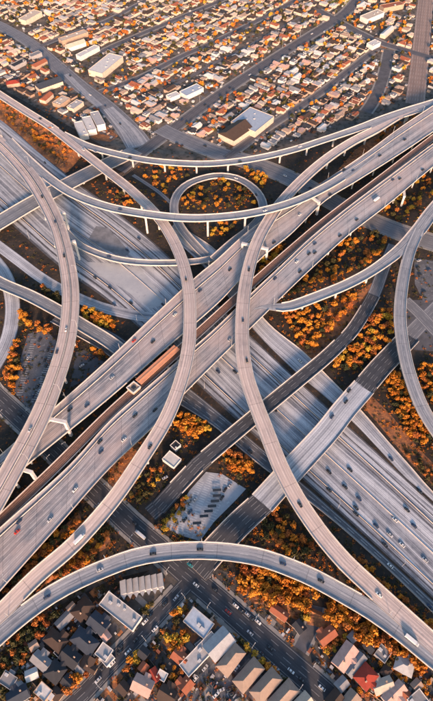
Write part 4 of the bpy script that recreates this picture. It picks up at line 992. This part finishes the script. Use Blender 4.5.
# zones traced on the ground: polygon, number, size range, kinds, wording
Z = [
 ([(0,103),(24,118),(60,142),(76,158),(68,168),(30,142),(0,114)], 52, (.55,1.0), 'orange rust rust dark', 'on the red slope at upper left'),
 ([(142,164),(168,167),(196,171),(182,180),(172,196),(170,206),(150,196),(136,178)], 16, (.75,1.1), 'orange rust dark yellow', 'between the top flyover and the loop ramp'),
 ([(184,190),(214,181),(236,183),(250,194),(256,208),(200,209),(182,206)], 22, (.8,1.2), 'orange orange yellow dark', 'inside the oval loop ramp'),
 ([(240,167),(262,170),(267,182),(262,187),(250,176)], 9, (.9,1.25), 'orange yellow', 'right of the loop ramp below the top flyover'),
 ([(108,184),(130,198),(132,208),(110,202)], 7, (.8,1.1), 'orange dark rust', 'left of the centre flyover under the high thin flyover'),
 ([(212,224),(236,224),(226,236),(208,238)], 7, (.8,1.1), 'orange dark yellow', 'just below the loop ramp'),
 ([(262,251),(284,247),(278,262),(262,276),(257,270)], 10, (1.0,1.5), 'orange orange yellow', 'in the gap between the two broad viaducts'),
 ([(283,300),(304,280),(330,258),(346,240),(372,230),(390,240),(372,262),(340,278),(300,292)], 42, (.8,1.3), 'orange orange orange rust dark', 'above the grey ramp joining the lower viaduct'),
 ([(284,315),(322,303),(358,292),(352,305),(330,330),(312,350),(298,345)], 38, (.8,1.35), 'orange orange orange rust', 'below the grey ramp joining the lower viaduct'),
 ([(332,372),(346,345),(372,318),(388,308),(392,335),(380,352),(356,368)], 34, (.85,1.35), 'orange orange yellow rust', 'around the upper end of the bridges'),
 ([(386,378),(398,374),(408,394),(418,418),(430,436),(424,446),(410,440),(396,414)], 34, (.85,1.35), 'orange orange orange rust', 'left of the ramp down the right edge'),
 ([(418,365),(440,368),(440,412),(426,395)], 14, (.85,1.3), 'orange orange rust', 'right of the ramp at the right edge'),
 ([(372,212),(396,192),(433,172),(440,190),(420,205),(402,222)], 22, (.8,1.2), 'orange yellow rust dark', 'under the lower viaduct at the right edge'),
 ([(172,414),(190,416),(208,422),(208,432),(196,438),(178,428)], 12, (.95,1.4), 'orange orange yellow', 'beside the white shed in the middle'),
 ([(222,452),(248,458),(252,470),(240,478),(226,468)], 11, (.85,1.3), 'orange orange rust', 'at the upper edge of the parking lot'),
 ([(262,510),(278,508),(300,528),(312,546),(300,556),(276,548),(254,538)], 18, (.8,1.2), 'orange rust dark', 'between the black approach and the descending flyover'),
 ([(236,566),(262,570),(290,580),(330,602),(370,626),(404,648),(428,662),(422,674),(400,664),(366,642),(330,622),(296,606),(262,600),(240,590)], 92, (.95,1.5), 'orange orange orange orange rust', 'in the belt under the bottom flyover at lower right'),
 ([(345,545),(362,560),(420,612),(433,625),(433,632),(400,602),(360,568)], 12, (.6,1.0), 'rust orange dark', 'between the descending flyover and the freeway'),
 ([(0,598),(10,588),(40,552),(72,522),(80,524),(66,548),(36,570)], 22, (.7,1.1), 'rust rust orange dark', 'on the slope under the lower broad viaduct'),
 ([(56,578),(76,556),(106,526),(112,520),(106,545),(84,566)], 16, (.7,1.1), 'rust orange dark', 'between the two flyovers at lower left'),
 ([(18,312),(28,314),(30,326),(20,328)], 4, (1.0,1.4), 'orange', 'in a clump by the low dark ramp at left'),
 ([(36,322),(48,326),(50,336),(38,332)], 4, (.8,1.1), 'orange rust', 'above the grey yard at left'),
 ([(4,338),(16,334),(20,366),(12,392),(4,378)], 11, (.9,1.3), 'orange rust orange', 'along the left edge below the ring road'),
 ([(82,310),(96,312),(112,320),(116,334),(104,336),(86,320)], 12, (.95,1.3), 'orange orange yellow', 'right of the tall double flyover'),
 ([(40,284),(58,296),(60,306),(44,300)], 6, (.8,1.2), 'dark dark rust', 'between the slip road and the low ramp'),
 ([(90,344),(104,348),(106,356),(94,354)], 4, (.7,1.0), 'orange rust', 'by the dark yard under the upper broad viaduct'),
 ([(236,634),(252,642),(272,658),(290,678),(282,682),(262,664),(240,644)], 20, (.85,1.2), 'orange yellow orange', 'in the row beside the long gabled sheds'),
 ([(164,608),(176,603),(184,610),(172,618)], 6, (.9,1.2), 'orange yellow', 'at the street corner above the pale blue warehouse'),
 ([(168,638),(184,634),(194,642),(188,650),(172,648)], 8, (.85,1.15), 'orange orange yellow', 'left of the long white roof'),
 ([(126,654),(138,652),(140,660),(130,664)], 4, (.9,1.2), 'yellow orange', 'on the right kerb of the side street'),
 ([(66,680),(86,672),(84,690),(68,702)], 9, (.9,1.2), 'rust orange', 'beside the side street near the bottom edge'),
 ([(156,528),(166,516),(186,498),(192,500),(176,520),(164,534)], 9, (.6,.9), 'yellow dark rust', 'along the left edge of the parking lot'),
 ([(178,544),(200,544),(216,530),(222,534),(206,548),(186,549)], 8, (.7,1.0), 'yellow orange', 'along the lower edge of the parking lot'),
 ([(385,130),(408,118),(430,110),(432,114),(404,126),(372,146),(360,154)], 14, (.6,.9), 'orange rust', 'on the slope between the descending flyover and upper viaduct'),
 ([(270,355 - 130),(300,205),(310,206),(284,228)], 6, (.7,1.0), 'rust dark', 'under the joining viaduct at upper right'),
 ([(10,640),(40,618),(60,612),(40,640),(10,672),(-4,690)], 20, (.7,1.1), 'dark dark rust', 'in the dark belt below the bottom flyover at left'),
 ([(0,690),(20,680),(30,690),(10,700)], 5, (.8,1.1), 'dark rust', 'in the bottom left corner'),
 ([(300,612),(312,606),(308,622),(300,634)], 4, (.6,.9), 'dark yellow', 'left of the curved dark driveway'),
 ([(322,642),(336,640),(346,636),(340,652),(326,652)], 6, (.6,.9), 'yellow rust', 'around the terracotta house by the driveway'),
 ([(388,650),(410,660),(404,676),(388,672)], 8, (.6,.95), 'dark rust', 'among the houses at lower right'),
 ([(140,470),(166,468),(160,490),(140,506),(126,498)], 10, (.6,.95), 'dark rust yellow', 'around the yard left of the white shed'),
 ([(290,312),(300,330),(316,352),(306,356),(290,335)], 6, (.6,.9), 'dark rust', 'beside the freeway under the grey ramp'),
 ([(396,452),(420,470),(433,486),(433,470),(410,446)], 7, (.6,.9), 'dark rust', 'along the right bank of the freeway'),
 ([(300,180),(318,170),(330,160),(324,172),(306,186)], 0, (.6,.9), 'dark', 'x'),
 ([(60,640),(80,662),(100,664),(96,640),(80,628),(60,626)], 6, (.5,.8), 'dark rust', 'between the roofs of the lower left block'),
 ([(130,640),(176,610),(206,634),(176,690),(120,700)], 16, (.5,.85), 'dark rust orange', 'in the yards right of the side street'),
 ([(20,650),(60,650),(70,700),(0,700)], 12, (.5,.85), 'dark rust', 'in the lower left yards'),
 ([(330,650),(420,655),(433,700),(340,700)], 16, (.5,.8), 'dark rust orange', 'in the lower right yards'),
 ([(140,600),(160,590),(150,612),(138,616)], 3, (.6,.8), 'dark yellow', 'behind the sawtooth roof'),
]
found = []
for zi, (pl, n, sr, kinds, words) in enumerate(Z):
    n = int(n * 1.5)
    xs = [q[0] for q in pl]; ys = [q[1] for q in pl]; got = []; tries = 0; kl = kinds.split()
    while len(got) < n and tries < n * 60:
        tries += 1; x, y = random.uniform(min(xs), max(xs)), random.uniform(min(ys), max(ys))
        if not inpoly(x, y, pl): continue
        s_ = random.uniform(*sr); p = P(x, y, 0); p.z = ground_z(p.x, p.y)
        if near_road(p.x, p.y, 3.0, None, 1.6 * s_) or near_road(p.x, p.y, 4.2 * s_ + 2.2, None, 1.0 * s_): continue
        if any(math.hypot(p.x - q[0], p.y - q[1]) < q[2] * 0.8 + 1.2 for q in BUILT): continue
        if any((p - g[0]).length < 1.75 * (s_ + g[1]) for g in got): continue
        got.append((p, s_, random.choice(kl) if random.random() > .16 or n > 100 and random.random() > .5 else random.choice(('dark', 'dark', 'rust')), x))
    got.sort(key=lambda g: g[3])
    for k, g in enumerate(got): found.append((g[0], g[1], g[2], words, k + 1))
big = sorted(found, key=lambda g: -g[1] / (g[0] - Vector((0, 0, CAM_H))).length)
keep = set(id(g) for g in big[:298])
stuff = MB(); KI = ['orange', 'rust', 'yellow', 'dark']; nst = 0
for g in found:
    p, s_, kd, words, k = g
    cw = {'orange': 'orange', 'rust': 'rust brown', 'yellow': 'yellow orange', 'dark': 'dark olive'}[kd]
    if id(g) in keep: add_tree(p, kd, s_, 'bushy_tree', short(f'{cw} tree {words}, {ordinal(k)} from the left'), 'bushy trees in the interchange')
    else: add_stuff(stuff, p, random.choice(CRN[kd]), s_, KI.index(kd)); nst += 1
# undergrowth: low dry scrub over the open ground
def low_mesh(kind, seed):
    rnd = random.Random(seed); mb = MB()
    for i in range(26):
        a = rnd.uniform(0, 6.28); d = rnd.uniform(0, 1.5); p = Vector((d*math.cos(a), d*math.sin(a), rnd.uniform(0.15, 0.9)))
        v = Vector((rnd.gauss(0, 1), rnd.gauss(0, 1), rnd.gauss(.8, .6))).normalized(); t_ = v.orthogonal().normalized() * rnd.uniform(.2, .45); u_ = v.cross(t_)
        mb.quad(p - t_, p - u_, p + t_, p + u_)
    return mb.mesh('scrub', LEAF[kind])
LOW = {k: [low_mesh(k, i + 5) for i in range(3)] for k in KI}
scr = MB()
for zi, (pl, n, sr, kinds, words) in enumerate(Z):
    xs = [q[0] for q in pl]; ys = [q[1] for q in pl]; kl = kinds.split()
    for _ in range(n * 12):
        x, y = random.uniform(min(xs) - 3, max(xs) + 3), random.uniform(min(ys) - 3, max(ys) + 3)
        if not inpoly(x, y, pl) and random.random() < 0.6: continue
        p = P(x, y, 0); p.z = ground_z(p.x, p.y)
        if near_road(p.x, p.y, 2.5, None, 1.4): continue
        if any(math.hypot(p.x - q[0], p.y - q[1]) < q[2] * 0.8 + 1.2 for q in BUILT): continue
        kd = random.choice(kl + kl + ['dark', 'rust']); add_stuff(scr, p, random.choice(LOW[kd]), random.uniform(.5, 1.2), KI.index(kd))
for _ in range(9000):
    x, y = random.uniform(-5, 438), random.uniform(150, 705)
    p = P(x, y, 0); p.z = ground_z(p.x, p.y)
    if near_road(p.x, p.y, 2.5, None, 1.4) or inpoly(x, y, [(206,472),(222,474),(246,489),(236,500),(214,522),(200,541),(163,527),(190,490)]) or (y > 590 and random.random() < .4): continue
    if any(math.hypot(p.x - q[0], p.y - q[1]) < q[2] * 0.8 + 1.2 for q in BUILT): continue
    add_stuff(scr, p, random.choice(LOW[random.choice(['dark', 'dark', 'dark', 'rust', 'rust', 'yellow'])]), random.uniform(.4, 1.3), 0); scr.m[-26:] = [KI.index(random.choice(['dark', 'dark', 'rust']))] * 26
o = scr.build('undergrowth', [LEAF[k] for k in KI]); tag(o, 'low dry scrub of rust and orange tufts over the open ground', 'undergrowth', kind='stuff')
if nst: o = stuff.build('shrubbery', [LEAF[k] for k in KI]); tag(o, 'remaining small orange and dark bushes between the ramps', 'shrubbery', kind='stuff')
# trees of the far town
vis = [p for p in trees_far if inview(p, 2) and PX(p)[1] < top_limit(PX(p)[0]) - 1]
random.shuffle(vis); vis = vis[:720]; vis.sort(key=lambda p: p.length)
stuff = MB(); rowt = {}
sel = vis[:280]
for p in sel: rowt.setdefault(int(math.floor((p - O).dot(uy) / 41)), []).append(p)
for j, l in rowt.items():
    l.sort(key=lambda p: PX(p)[0])
    for k, p in enumerate(l):
        x, y = PX(p); kd = random.choices(['orange', 'rust', 'yellow', 'dark'], [3, 3, 2, 9])[0]; cw = {'orange': 'orange', 'rust': 'rust brown', 'yellow': 'yellow orange', 'dark': 'dark olive'}[kd]
        side = 'above' if j >= 0 else 'below'; q = j + 1 if j >= 0 else -j
        add_tree(p, kd, random.uniform(.75, 1.3), 'street_tree', f'{cw} street tree, {ordinal(k + 1)} from left in {ordinal(q)} block {side} the avenue', 'trees of the far streets', far=True)
for p in vis[280:] + [p for p in trees_far if not inview(p, 2) and inview(p, 40)][:60]:
    kd = random.choices(['orange', 'rust', 'yellow', 'dark'], [3, 3, 2, 8])[0]; add_stuff(stuff, p, random.choice(FARC[kd]), random.uniform(.8, 1.4), KI.index(kd))
o = stuff.build('treetops', [LEAF[k] for k in KI]); tag(o, 'farthest orange and dark trees among the houses along the top', 'trees', kind='stuff')

# yard clutter: sheds, bins, boxes, patches of paving, too many to count
cl = MB(); pch = MB(); CM = [WM['grey'], WM['tan'], RM['pale grey'], RM['brown'], RM['terracotta'], RM['charcoal'], RM['white']]
def near_b(x, y, m): return any(math.hypot(x - q[0], y - q[1]) < q[2] * 0.8 + m for q in BUILT)
YP = [(-8, 640), (20, 622), (60, 606), (90, 592), (116, 586), (170, 592), (186, 596), (216, 604), (300, 625), (340, 640), (433, 672), (440, 705), (-8, 705)]
for _ in range(1500):
    x, y = random.uniform(-8, 440), random.uniform(584, 705)
    if not inpoly(x, y, YP): continue
    g_ = P(x, y)
    if near_road(g_.x, g_.y, 3, None, 1.2): continue
    rz = R(48) + random.choice((0, math.pi/2)) + random.uniform(-.06, .06); Mt = Matrix.Translation((g_.x, g_.y, 0)) @ Matrix.Rotation(rz, 4, 'Z')
    if random.random() < 0.30:
        a, b = random.uniform(1.2, 5), random.uniform(1, 3); zz = 0.06 + random.uniform(0, .05)
        pch.quad(*[Mt @ Vector(v) for v in ((-a, -b, zz), (a, -b, zz), (a, b, zz), (-a, b, zz))], random.randint(0, 3))
    elif not near_b(g_.x, g_.y, 1.0):
        a, b, h_ = random.uniform(.3, 1.6), random.uniform(.3, 1.1), random.uniform(.4, 2.2); cl.box(-a, a, -b, b, 0, h_, random.randint(0, 6), M=Mt)
for _ in range(4200):
    x, y = random.uniform(-8, 440), random.uniform(-10, 160)
    if y > top_limit(x) - 2: continue
    g_ = P(x, y)
    if near_road(g_.x, g_.y, 3, None, 1.0) or near_b(g_.x, g_.y, 1.0): continue
    Mt = Matrix.Translation((g_.x, g_.y, 0)) @ Matrix.Rotation(ANG + random.choice((0, math.pi/2)) + random.uniform(-.1, .1), 4, 'Z')
    if random.random() < .4:
        a, b = random.uniform(1.5, 5), random.uniform(1, 3); zz = 0.06 + random.uniform(0, .08)
        pch.quad(*[Mt @ Vector(v) for v in ((-a, -b, zz), (a, -b, zz), (a, b, zz), (-a, b, zz))], random.randint(0, 3))
    else:
        a, b, h_ = random.uniform(.6, 2.2), random.uniform(.6, 1.6), random.uniform(.8, 2.6); cl.box(-a, a, -b, b, 0, h_, random.randint(0, 6), M=Mt)
o = cl.build('yard_clutter', CM); tag(o, 'clutter of bins, boxes and little sheds in the yards', 'clutter', kind='stuff')
o = pch.build('yard_paving', [M['pavement'], M['lot_grey'], M['slope'], M['lot_dark']]); o['kind'] = 'structure'
def fence_line(a, b, label):
    A_, B2 = P(*a), P(*b); d = B2 - A_; L = d.length; t = empty('fence', A_, math.atan2(d.y, d.x), label=label, cat='fence', group='yard fences at the bottom')
    mb = MB(); mb.box(0, L, -.06, .06, .1, 1.7); mb.build('panel', WM['tan'], t, world=False)
    mb = MB(); n_ = max(1, int(L / 2.5))
    for i in range(n_ + 1): mb.box(i*L/n_ - .08, i*L/n_ + .08, -.12, .12, 0, 1.85)
    mb.build('post', WM['grey'], t, world=False)
for a, b, lb in (((64,612),(48,632),'tan fence left of the dark brown hipped house at lower left'), ((42,652),(62,676),'tan fence between the square brown house and the cottages below'), ((110,610),(132,632),'tan fence along the long pale workshop'),
    ((18,668),(40,690),'tan fence behind the small white shed at lower left'), ((168,634),(182,646),'tan fence below the corner warehouse with pale blue roof'), ((150,660),(170,686),'tan fence right of the pink gabled house'),
    ((342,640),(362,652),'tan fence above the pink and grey gabled house at lower right'), ((366,690),(384,704),'tan fence between the cream and pink houses at lower right'), ((392,672),(410,690),'tan fence left of the cul-de-sac'), ((286,622),(300,634),'tan fence behind the narrow terracotta house')):
    fence_line(a, b, lb)
# ---------------------------------------------------------------- vehicles
def paint(name, c): return NT(name, 0.3, 0.5).done(c)
CARC = {'black': paint('black car paint', (0.012, 0.013, 0.016)), 'white': paint('white car paint', (0.6, 0.6, 0.59)), 'silver': paint('silver car paint', (0.38, 0.39, 0.41)),
        'red': paint('red car paint', (0.4, 0.03, 0.02)), 'blue': paint('blue car paint', (0.02, 0.035, 0.08)), 'teal': paint('teal car paint', (0.02, 0.22, 0.24))}
def loft(mb, secs, mi=0):
    """secs: (x, halfwidth bottom, halfwidth top, z0, z1)"""
    pr = None
    for s_ in secs:
        x, hb, ht, z0, z1 = s_; q = [Vector((x, -hb, z0)), Vector((x, -hb, (z0 + z1)*.55)), Vector((x, -ht, z1)), Vector((x, ht, z1)), Vector((x, hb, (z0 + z1)*.55)), Vector((x, hb, z0))]
        if pr:
            for i in range(6): j = (i+1) % 6; mb.quad(pr[i], pr[j], q[j], q[i], mi)
        else: mb.poly(list(reversed(q)), mi)
        pr = q
    mb.poly(pr, mi)
WHL = None
def wheel_mesh():
    mb = MB(); n = 12
    for i in range(n):
        a0, a1 = 2*math.pi*i/n, 2*math.pi*(i+1)/n; p = lambda a, y: Vector((.33*math.cos(a), y, .33*math.sin(a)))
        mb.quad(p(a0, -.11), p(a1, -.11), p(a1, .11), p(a0, .11))
    for y in (-.11, .11): mb.poly([Vector((.33*math.cos(2*math.pi*i/n), y, .33*math.sin(2*math.pi*i/n))) for i in range(n)])
    return mb.mesh('wheel', M['tyre'])
WHL = wheel_mesh()
def make_car(col):
    t = empty('car', (0, 0, -50), cat='car')
    mb = MB(); loft(mb, [(-2.3, .75, .7, .35, .8), (-2.2, .9, .82, .25, .95), (-1.2, .92, .84, .22, 1.0), (1.0, .92, .84, .22, .98), (1.9, .9, .78, .25, .85), (2.3, .78, .65, .32, .7)]); mb.build('body', CARC[col], t, world=False)
    mb = MB(); loft(mb, [(-1.75, .78, .7, .9, 1.0), (-1.05, .8, .62, .9, 1.42), (.35, .8, .62, .9, 1.42), (1.15, .78, .7, .88, .98)]); mb.build('window_glass', M['glass'], t, world=False)
    mb = MB(); mb.box(-1.0, .3, -.6, .6, 1.41, 1.47); mb.build('roof', CARC[col], t, world=False)
    for x in (-1.4, 1.4):
        for y in (-.85, .85): w_ = bpy.data.objects.new('wheel', WHL); C.objects.link(w_); w_.location = (x, y, .33); w_.parent = t
    return t
def make_truck(col):
    t = empty('truck', (0, 0, -50), cat='truck'); t.scale = (.82, .82, .82)
    mb = MB(); mb.box(-6.2, 3.0, -1.25, 1.25, 1.1, 3.7); mb.build('cargo_box', CARC[col], t, world=False)
    mb = MB(); loft(mb, [(3.2, 1.15, 1.1, .6, 2.7), (4.4, 1.15, 1.1, .6, 2.7), (5.3, 1.1, .95, .6, 1.7)]); mb.build('cab', CARC['silver'], t, world=False)
    mb = MB(); mb.box(-6.1, 5.0, -.5, .5, .6, 1.1); mb.build('chassis', M['tyre'], t, world=False)
    for x in (-5.2, -4.0, 3.9):
        for y in (-1.1, 1.1): w_ = bpy.data.objects.new('wheel', WHL); C.objects.link(w_); w_.location = (x, y, .5); w_.scale = (1.5, 1.5, 1.5); w_.parent = t
    return t
PROTO = {}
def vehicle(kind, col, p, rz, label, group):
    if (kind, col) not in PROTO:
        o = (make_car if kind == 'car' else make_truck)(col); PROTO[(kind, col)] = o; o.location = p; o.rotation_euler.z = rz; tag(o, label, kind, group)
        if kind == 'car': o.scale = (1.0, 1.0, 1.0)
        return o
    return copy_tree(PROTO[(kind, col)], p, rz, None, label=label, cat=kind, group=group)
def road_at(r, x, y):
    best = min(range(len(r['C']) - 1), key=lambda i: (lambda q: (q[0]-x)**2 + (q[1]-y)**2)(PX(r['C'][i])))
    c = r['C'][best]; d = r['C'][best + 1] - c; z = c.z; p = P(x, y, z); return p, math.atan2(d.y, d.x), d
CARS = [
 (fw, 'on the wide ground freeway', [(127,250),(110,259),(110,288),(114,305),(131,303),(163,305),(139,239),(95,278),(42,200,'silver'),(218,372,),(235,372),(329,490),(359,499),(356,508),(356,514),(376,526),(385,545),(407,510),(414,526),(329,472),(345,487,'silver'),(300,452,'white'),(402,545,'white'),(350,470,'silver'),(425,560,'silver'),(395,520,'white'),(275,410,'silver'),(390,535,'silver')]),
 (up, 'on the uppermost strip of the ground freeway', [(391,459),(420,492),(340,400,'silver'),(300,361,'white')]),
 (lo, 'on the lowest strip of the ground freeway', [(430,607),(250,452,'silver'),(390,566,'white')]),
 (s1, 'on the lower broad viaduct', [(19,522),(17,532,'red'),(100,442),(101,452),(135,416),(155,410),(275,279),(309,254),(315,253),(315,244),(357,220),(377,200,'white','truck'),(393,180),(400,179),(423,170),(50,520,'silver'),(75,490,'white'),(180,375,'silver'),(230,340,'silver'),(297,262,'white'),(340,236,'silver'),(124,440,'white'),(300,272,'silver')]),
 (n1, 'on the upper broad viaduct', [(87,406),(134,341,'red'),(153,342),(200,291),(274,243),(344,170),(353,171),(380,156),(70,410,'silver'),(112,378,'silver'),(175,315,'white'),(230,270,'silver'),(300,215,'white'),(330,195,'silver'),(405,140,'silver'),(185,322,'silver')]),
 (f5, 'on the tall double flyover', [(57,352),(64,256),(42,197),(55,222),(45,163,'silver'),(66,330,'white'),(30,430,'silver')]),
 (f1, 'on the top arcing flyover', [(95,152,'silver'),(130,158,'silver'),(240,162),(300,147,'white')]),
 (f2, 'on the flyover bowing down the middle', [(52,127,'white'),(40,119),(83,150,'white'),(80,539,'white','truck'),(186,280,'silver'),(150,447,'silver')]),
 (f6, 'on the high thin flyover', [(120,210),(265,211,'white')]),
 (f3, 'on the flyover descending the centre', [(243,321),(247,361),(300,505,'silver'),(379,595,'white'),(249,270,'silver')]),
 (f4, 'on the flyover arching across the bottom', [(47,597),(153,554),(200,549.5),(283,564),(321,581),(412,641,'white','truck'),(100,570,'silver')]),
 (o3, 'on the broad pale bridge', [(332,417),(346,402,'silver'),(349,391)]),
 (loopr, 'on the oval loop ramp', [(236,178.5,'white'),(256,195)]),
 (f10, 'on the slender low ramp', [(109,257,)]),
 (road_c2, 'on the main street', [(140,535,'white','truck'),(135,524),(190,565,'teal'),(196,585,'white'),(291,671,'white'),(322,688,'white'),(250,633,'silver'),(270,648),(215,590,'silver'),(228,612,'red'),(302,680),(20,414,'silver'),(105,505,'silver')]),
 (road_c1, 'on the side street', [(145,622,'white'),(155,629,'white'),(128,652,'white'),(112,664,'white'),(120,648,'silver'),(165,604,'black'),(98,680,'silver'),(137,628,'black'),(150,616,'silver'),(103,668,'black')]),
 (far_ave, 'on the long avenue', [(250,75,'white'),(205,105,'silver'),(290,50),(182,120),(230,88,'silver'),(312,34,'white')]),
 (boul, 'on the wide boulevard above the loop', [(285,176,'white'),(240,160),(205,146,'silver'),(310,188)]),
 (north_fw, 'on the diverging wide road at upper left', [(90,95,'white'),(70,76),(120,124,'silver'),(105,106)]),
]
for r, words, lst in CARS:
    es = sorted([((e[0], e[1], 'black' if (i * 7) % 3 else 'blue') + tuple(e[3:]) if (len(e) == 2 or (len(e) == 3 and e[2] == 'silver' and i % 3)) else e) for i, e in enumerate(lst)], key=lambda e: e[0]); kc = {}
    for e in es:
        col = e[2]; kind = e[3] if len(e) > 3 else 'car'; p, a, d = road_at(r, e[0], e[1])
        kc[(kind, col)] = kc.get((kind, col), 0) + 1
        tot = sum(1 for q in es if q[2] == col and (q[3] if len(q) > 3 else 'car') == kind)
        w2 = '' if tot == 1 else f', {ordinal(kc[(kind, col)])} {col} one from the left'
        p.z += 0.08
        vehicle(kind, col, p, a + (math.pi if random.random() < .5 else 0), short(f'{col} {kind} {words}{w2}'), 'vehicles on the roads')
# parked vehicles
PK = [(24,372,'black',80,'in the grey yard at left'), (28,358,'silver',80,'in the grey yard at left'), (48,350,'black',80,'in the grey yard at left'), (33,396,'blue',80,'in the grey yard at left'),
 (185,520,'black',55,'on the pale parking lot'), (190,512,'blue',55,'on the pale parking lot'), (195,500,'silver',55,'on the pale parking lot'), (225,490,'black',55,'on the pale parking lot'), (222,498,'black',55,'on the pale parking lot'), (230,486,'silver',55,'on the pale parking lot'),
 (424,292,'black',20,'in the small lot at the right edge'), (429,270,'blue',20,'in the small lot at the right edge'), (92,358,'black',40,'in the dark yard under the upper viaduct'), (82,366,'silver',40,'in the dark yard under the upper viaduct'),
 (136,640,'black',48,'at the kerb of the side street'), (176,598,'silver',48,'at the kerb of the side street'), (120,652,'black',48,'at the kerb of the side street'), (262,654,'black',-42,'at the lower kerb of the main street'), (276,668,'silver',-42,'at the lower kerb of the main street'), (318,662,'black',-42,'near the houses at lower right'), (330,672,'blue',-42,'near the houses at lower right'),
 (45,360,'black',80,'in the grey yard at left'), (46,366,'black',80,'in the grey yard at left'), (38,386,'black',80,'in the grey yard at left'), (39,392,'silver',80,'in the grey yard at left'), (40,340,'black',60,'in the grey yard at left'),
 (418,268,'black',20,'in the small lot at the right edge'), (420,275,'black',20,'in the small lot at the right edge'), (419,261,'silver',20,'in the small lot at the right edge'),
 (236,606,'white',-42,'at the kerb beside the upper edge of the main street'), (241,611,'black',-42,'at the kerb beside the upper edge of the main street'), (248,615,'silver',-42,'at the kerb beside the upper edge of the main street'), (252,619,'black',-42,'at the kerb beside the upper edge of the main street'), (258,622,'white',-42,'at the kerb beside the upper edge of the main street'),
 (227,674,'silver',48,'in the yard among the long gabled sheds'), (237,668,'white',48,'in the yard among the long gabled sheds'), (232,694,'black',20,'in the yard among the long gabled sheds'), (238,697,'black',20,'in the yard among the long gabled sheds'), (229,690,'black',20,'in the yard among the long gabled sheds'), (221,690,'silver',20,'in the yard among the long gabled sheds'), (213,684,'black',40,'in the yard among the long gabled sheds'), (216,695,'white',40,'in the yard among the long gabled sheds'),
 (160,474,'black',30,'in the yard by the white shed'), (165,478,'silver',30,'in the yard by the white shed'), (158,482,'black',30,'in the yard by the white shed'),
 (421,680,'white',90,'on the round cul-de-sac'), (200,673,'black',48,'beside the long white roof'), (205,668,'silver',48,'beside the long white roof'), (196,678,'white',48,'beside the long white roof'),
 (60,94,'white',20,'in the yard at upper left'), (66,90,'black',20,'in the yard at upper left'), (30,98,'silver',40,'in the yard at upper left'), (24,94,'white',40,'in the yard at upper left'), (52,112,'black',10,'in the yard at upper left'), (18,72,'white',10,'in the yard at upper left')]
kc = {}
for x, y, col, a, words in sorted(PK, key=lambda q: q[0]):
    k = (col, words); kc[k] = kc.get(k, 0) + 1; tot = sum(1 for q in PK if (q[2], q[4]) == k); p = P(x, y, 0.0); p.z = 0.18
    vehicle('car', col, p, R(a), short(f'{col} car parked {words}' + ('' if tot == 1 else f', {ordinal(kc[k])} from the left')), 'parked cars')

# ---------------------------------------------------------------- lamps
def make_lamp():
    t = empty('street_lamp', (0, 0, -50), cat='street lamp')
    mb = MB(); mb.cyl((0, 0), 0.16, 0, 9.5, 8, r1=0.09); mb.build('pole', M['metal'], t, world=False)
    mb = MB(); mb.tube((0, 0, 9.4), (2.6, 0, 10.0), 0.07); mb.build('arm', M['metal'], t, world=False)
    mb = MB(); mb.box(2.4, 3.3, -.2, .2, 9.9, 10.08); mb.build('lamp_head', M['metal'], t, world=False)
    return t
LP = None
for r, side, step, words, off in ((s1, 1, 58, 'on the lower edge of the lower broad viaduct', 0.3), (n1, 0, 58, 'on the upper edge of the upper broad viaduct', 0.3), (road_c2, 0, 34, 'on the upper kerb of the main street', -1.2), (road_c2, 1, 34, 'on the lower kerb of the main street', -1.2), (f4, 0, 62, 'on the outer edge of the bottom flyover', 0.15), (f5, 0, 60, 'on the tall double flyover', 0.2), (fw, 1, 60, 'along the lower side of the ground freeway', 1.0), (far_ave, 0, 45, 'on the far kerb of the long avenue', -1.0), (road_c1, 1, 30, 'on the kerb of the side street', -1.0)):
    acc = 20; prev = r['C'][0]; lst = []
    for i in range(1, len(r['C'])):
        acc += (r['C'][i] - prev).length; prev = r['C'][i]
        if acc < step: continue
        a, b = r['L'][i], r['R'][i]; d = (b - a).normalized(); p, dr = (a, d) if side == 0 else (b, -d)
        q = p + dr * off
        if not inview(q, 0) or (off < 0 or r is fw) and near_road(q.x, q.y, 40, r, 0.8): continue
        acc = 0; lst.append((q, math.atan2(dr.y, dr.x)))
    lst.sort(key=lambda q: PX(q[0])[0])
    for k, (q, a) in enumerate(lst):
        lb = f'grey street lamp {words}, {ordinal(k + 1)} from the left'
        if LP is None: LP = make_lamp(); LP.location = q; LP.rotation_euler.z = a; tag(LP, lb, group='street lamps')
        else: copy_tree(LP, q, a, None, label=lb, group='street lamps')
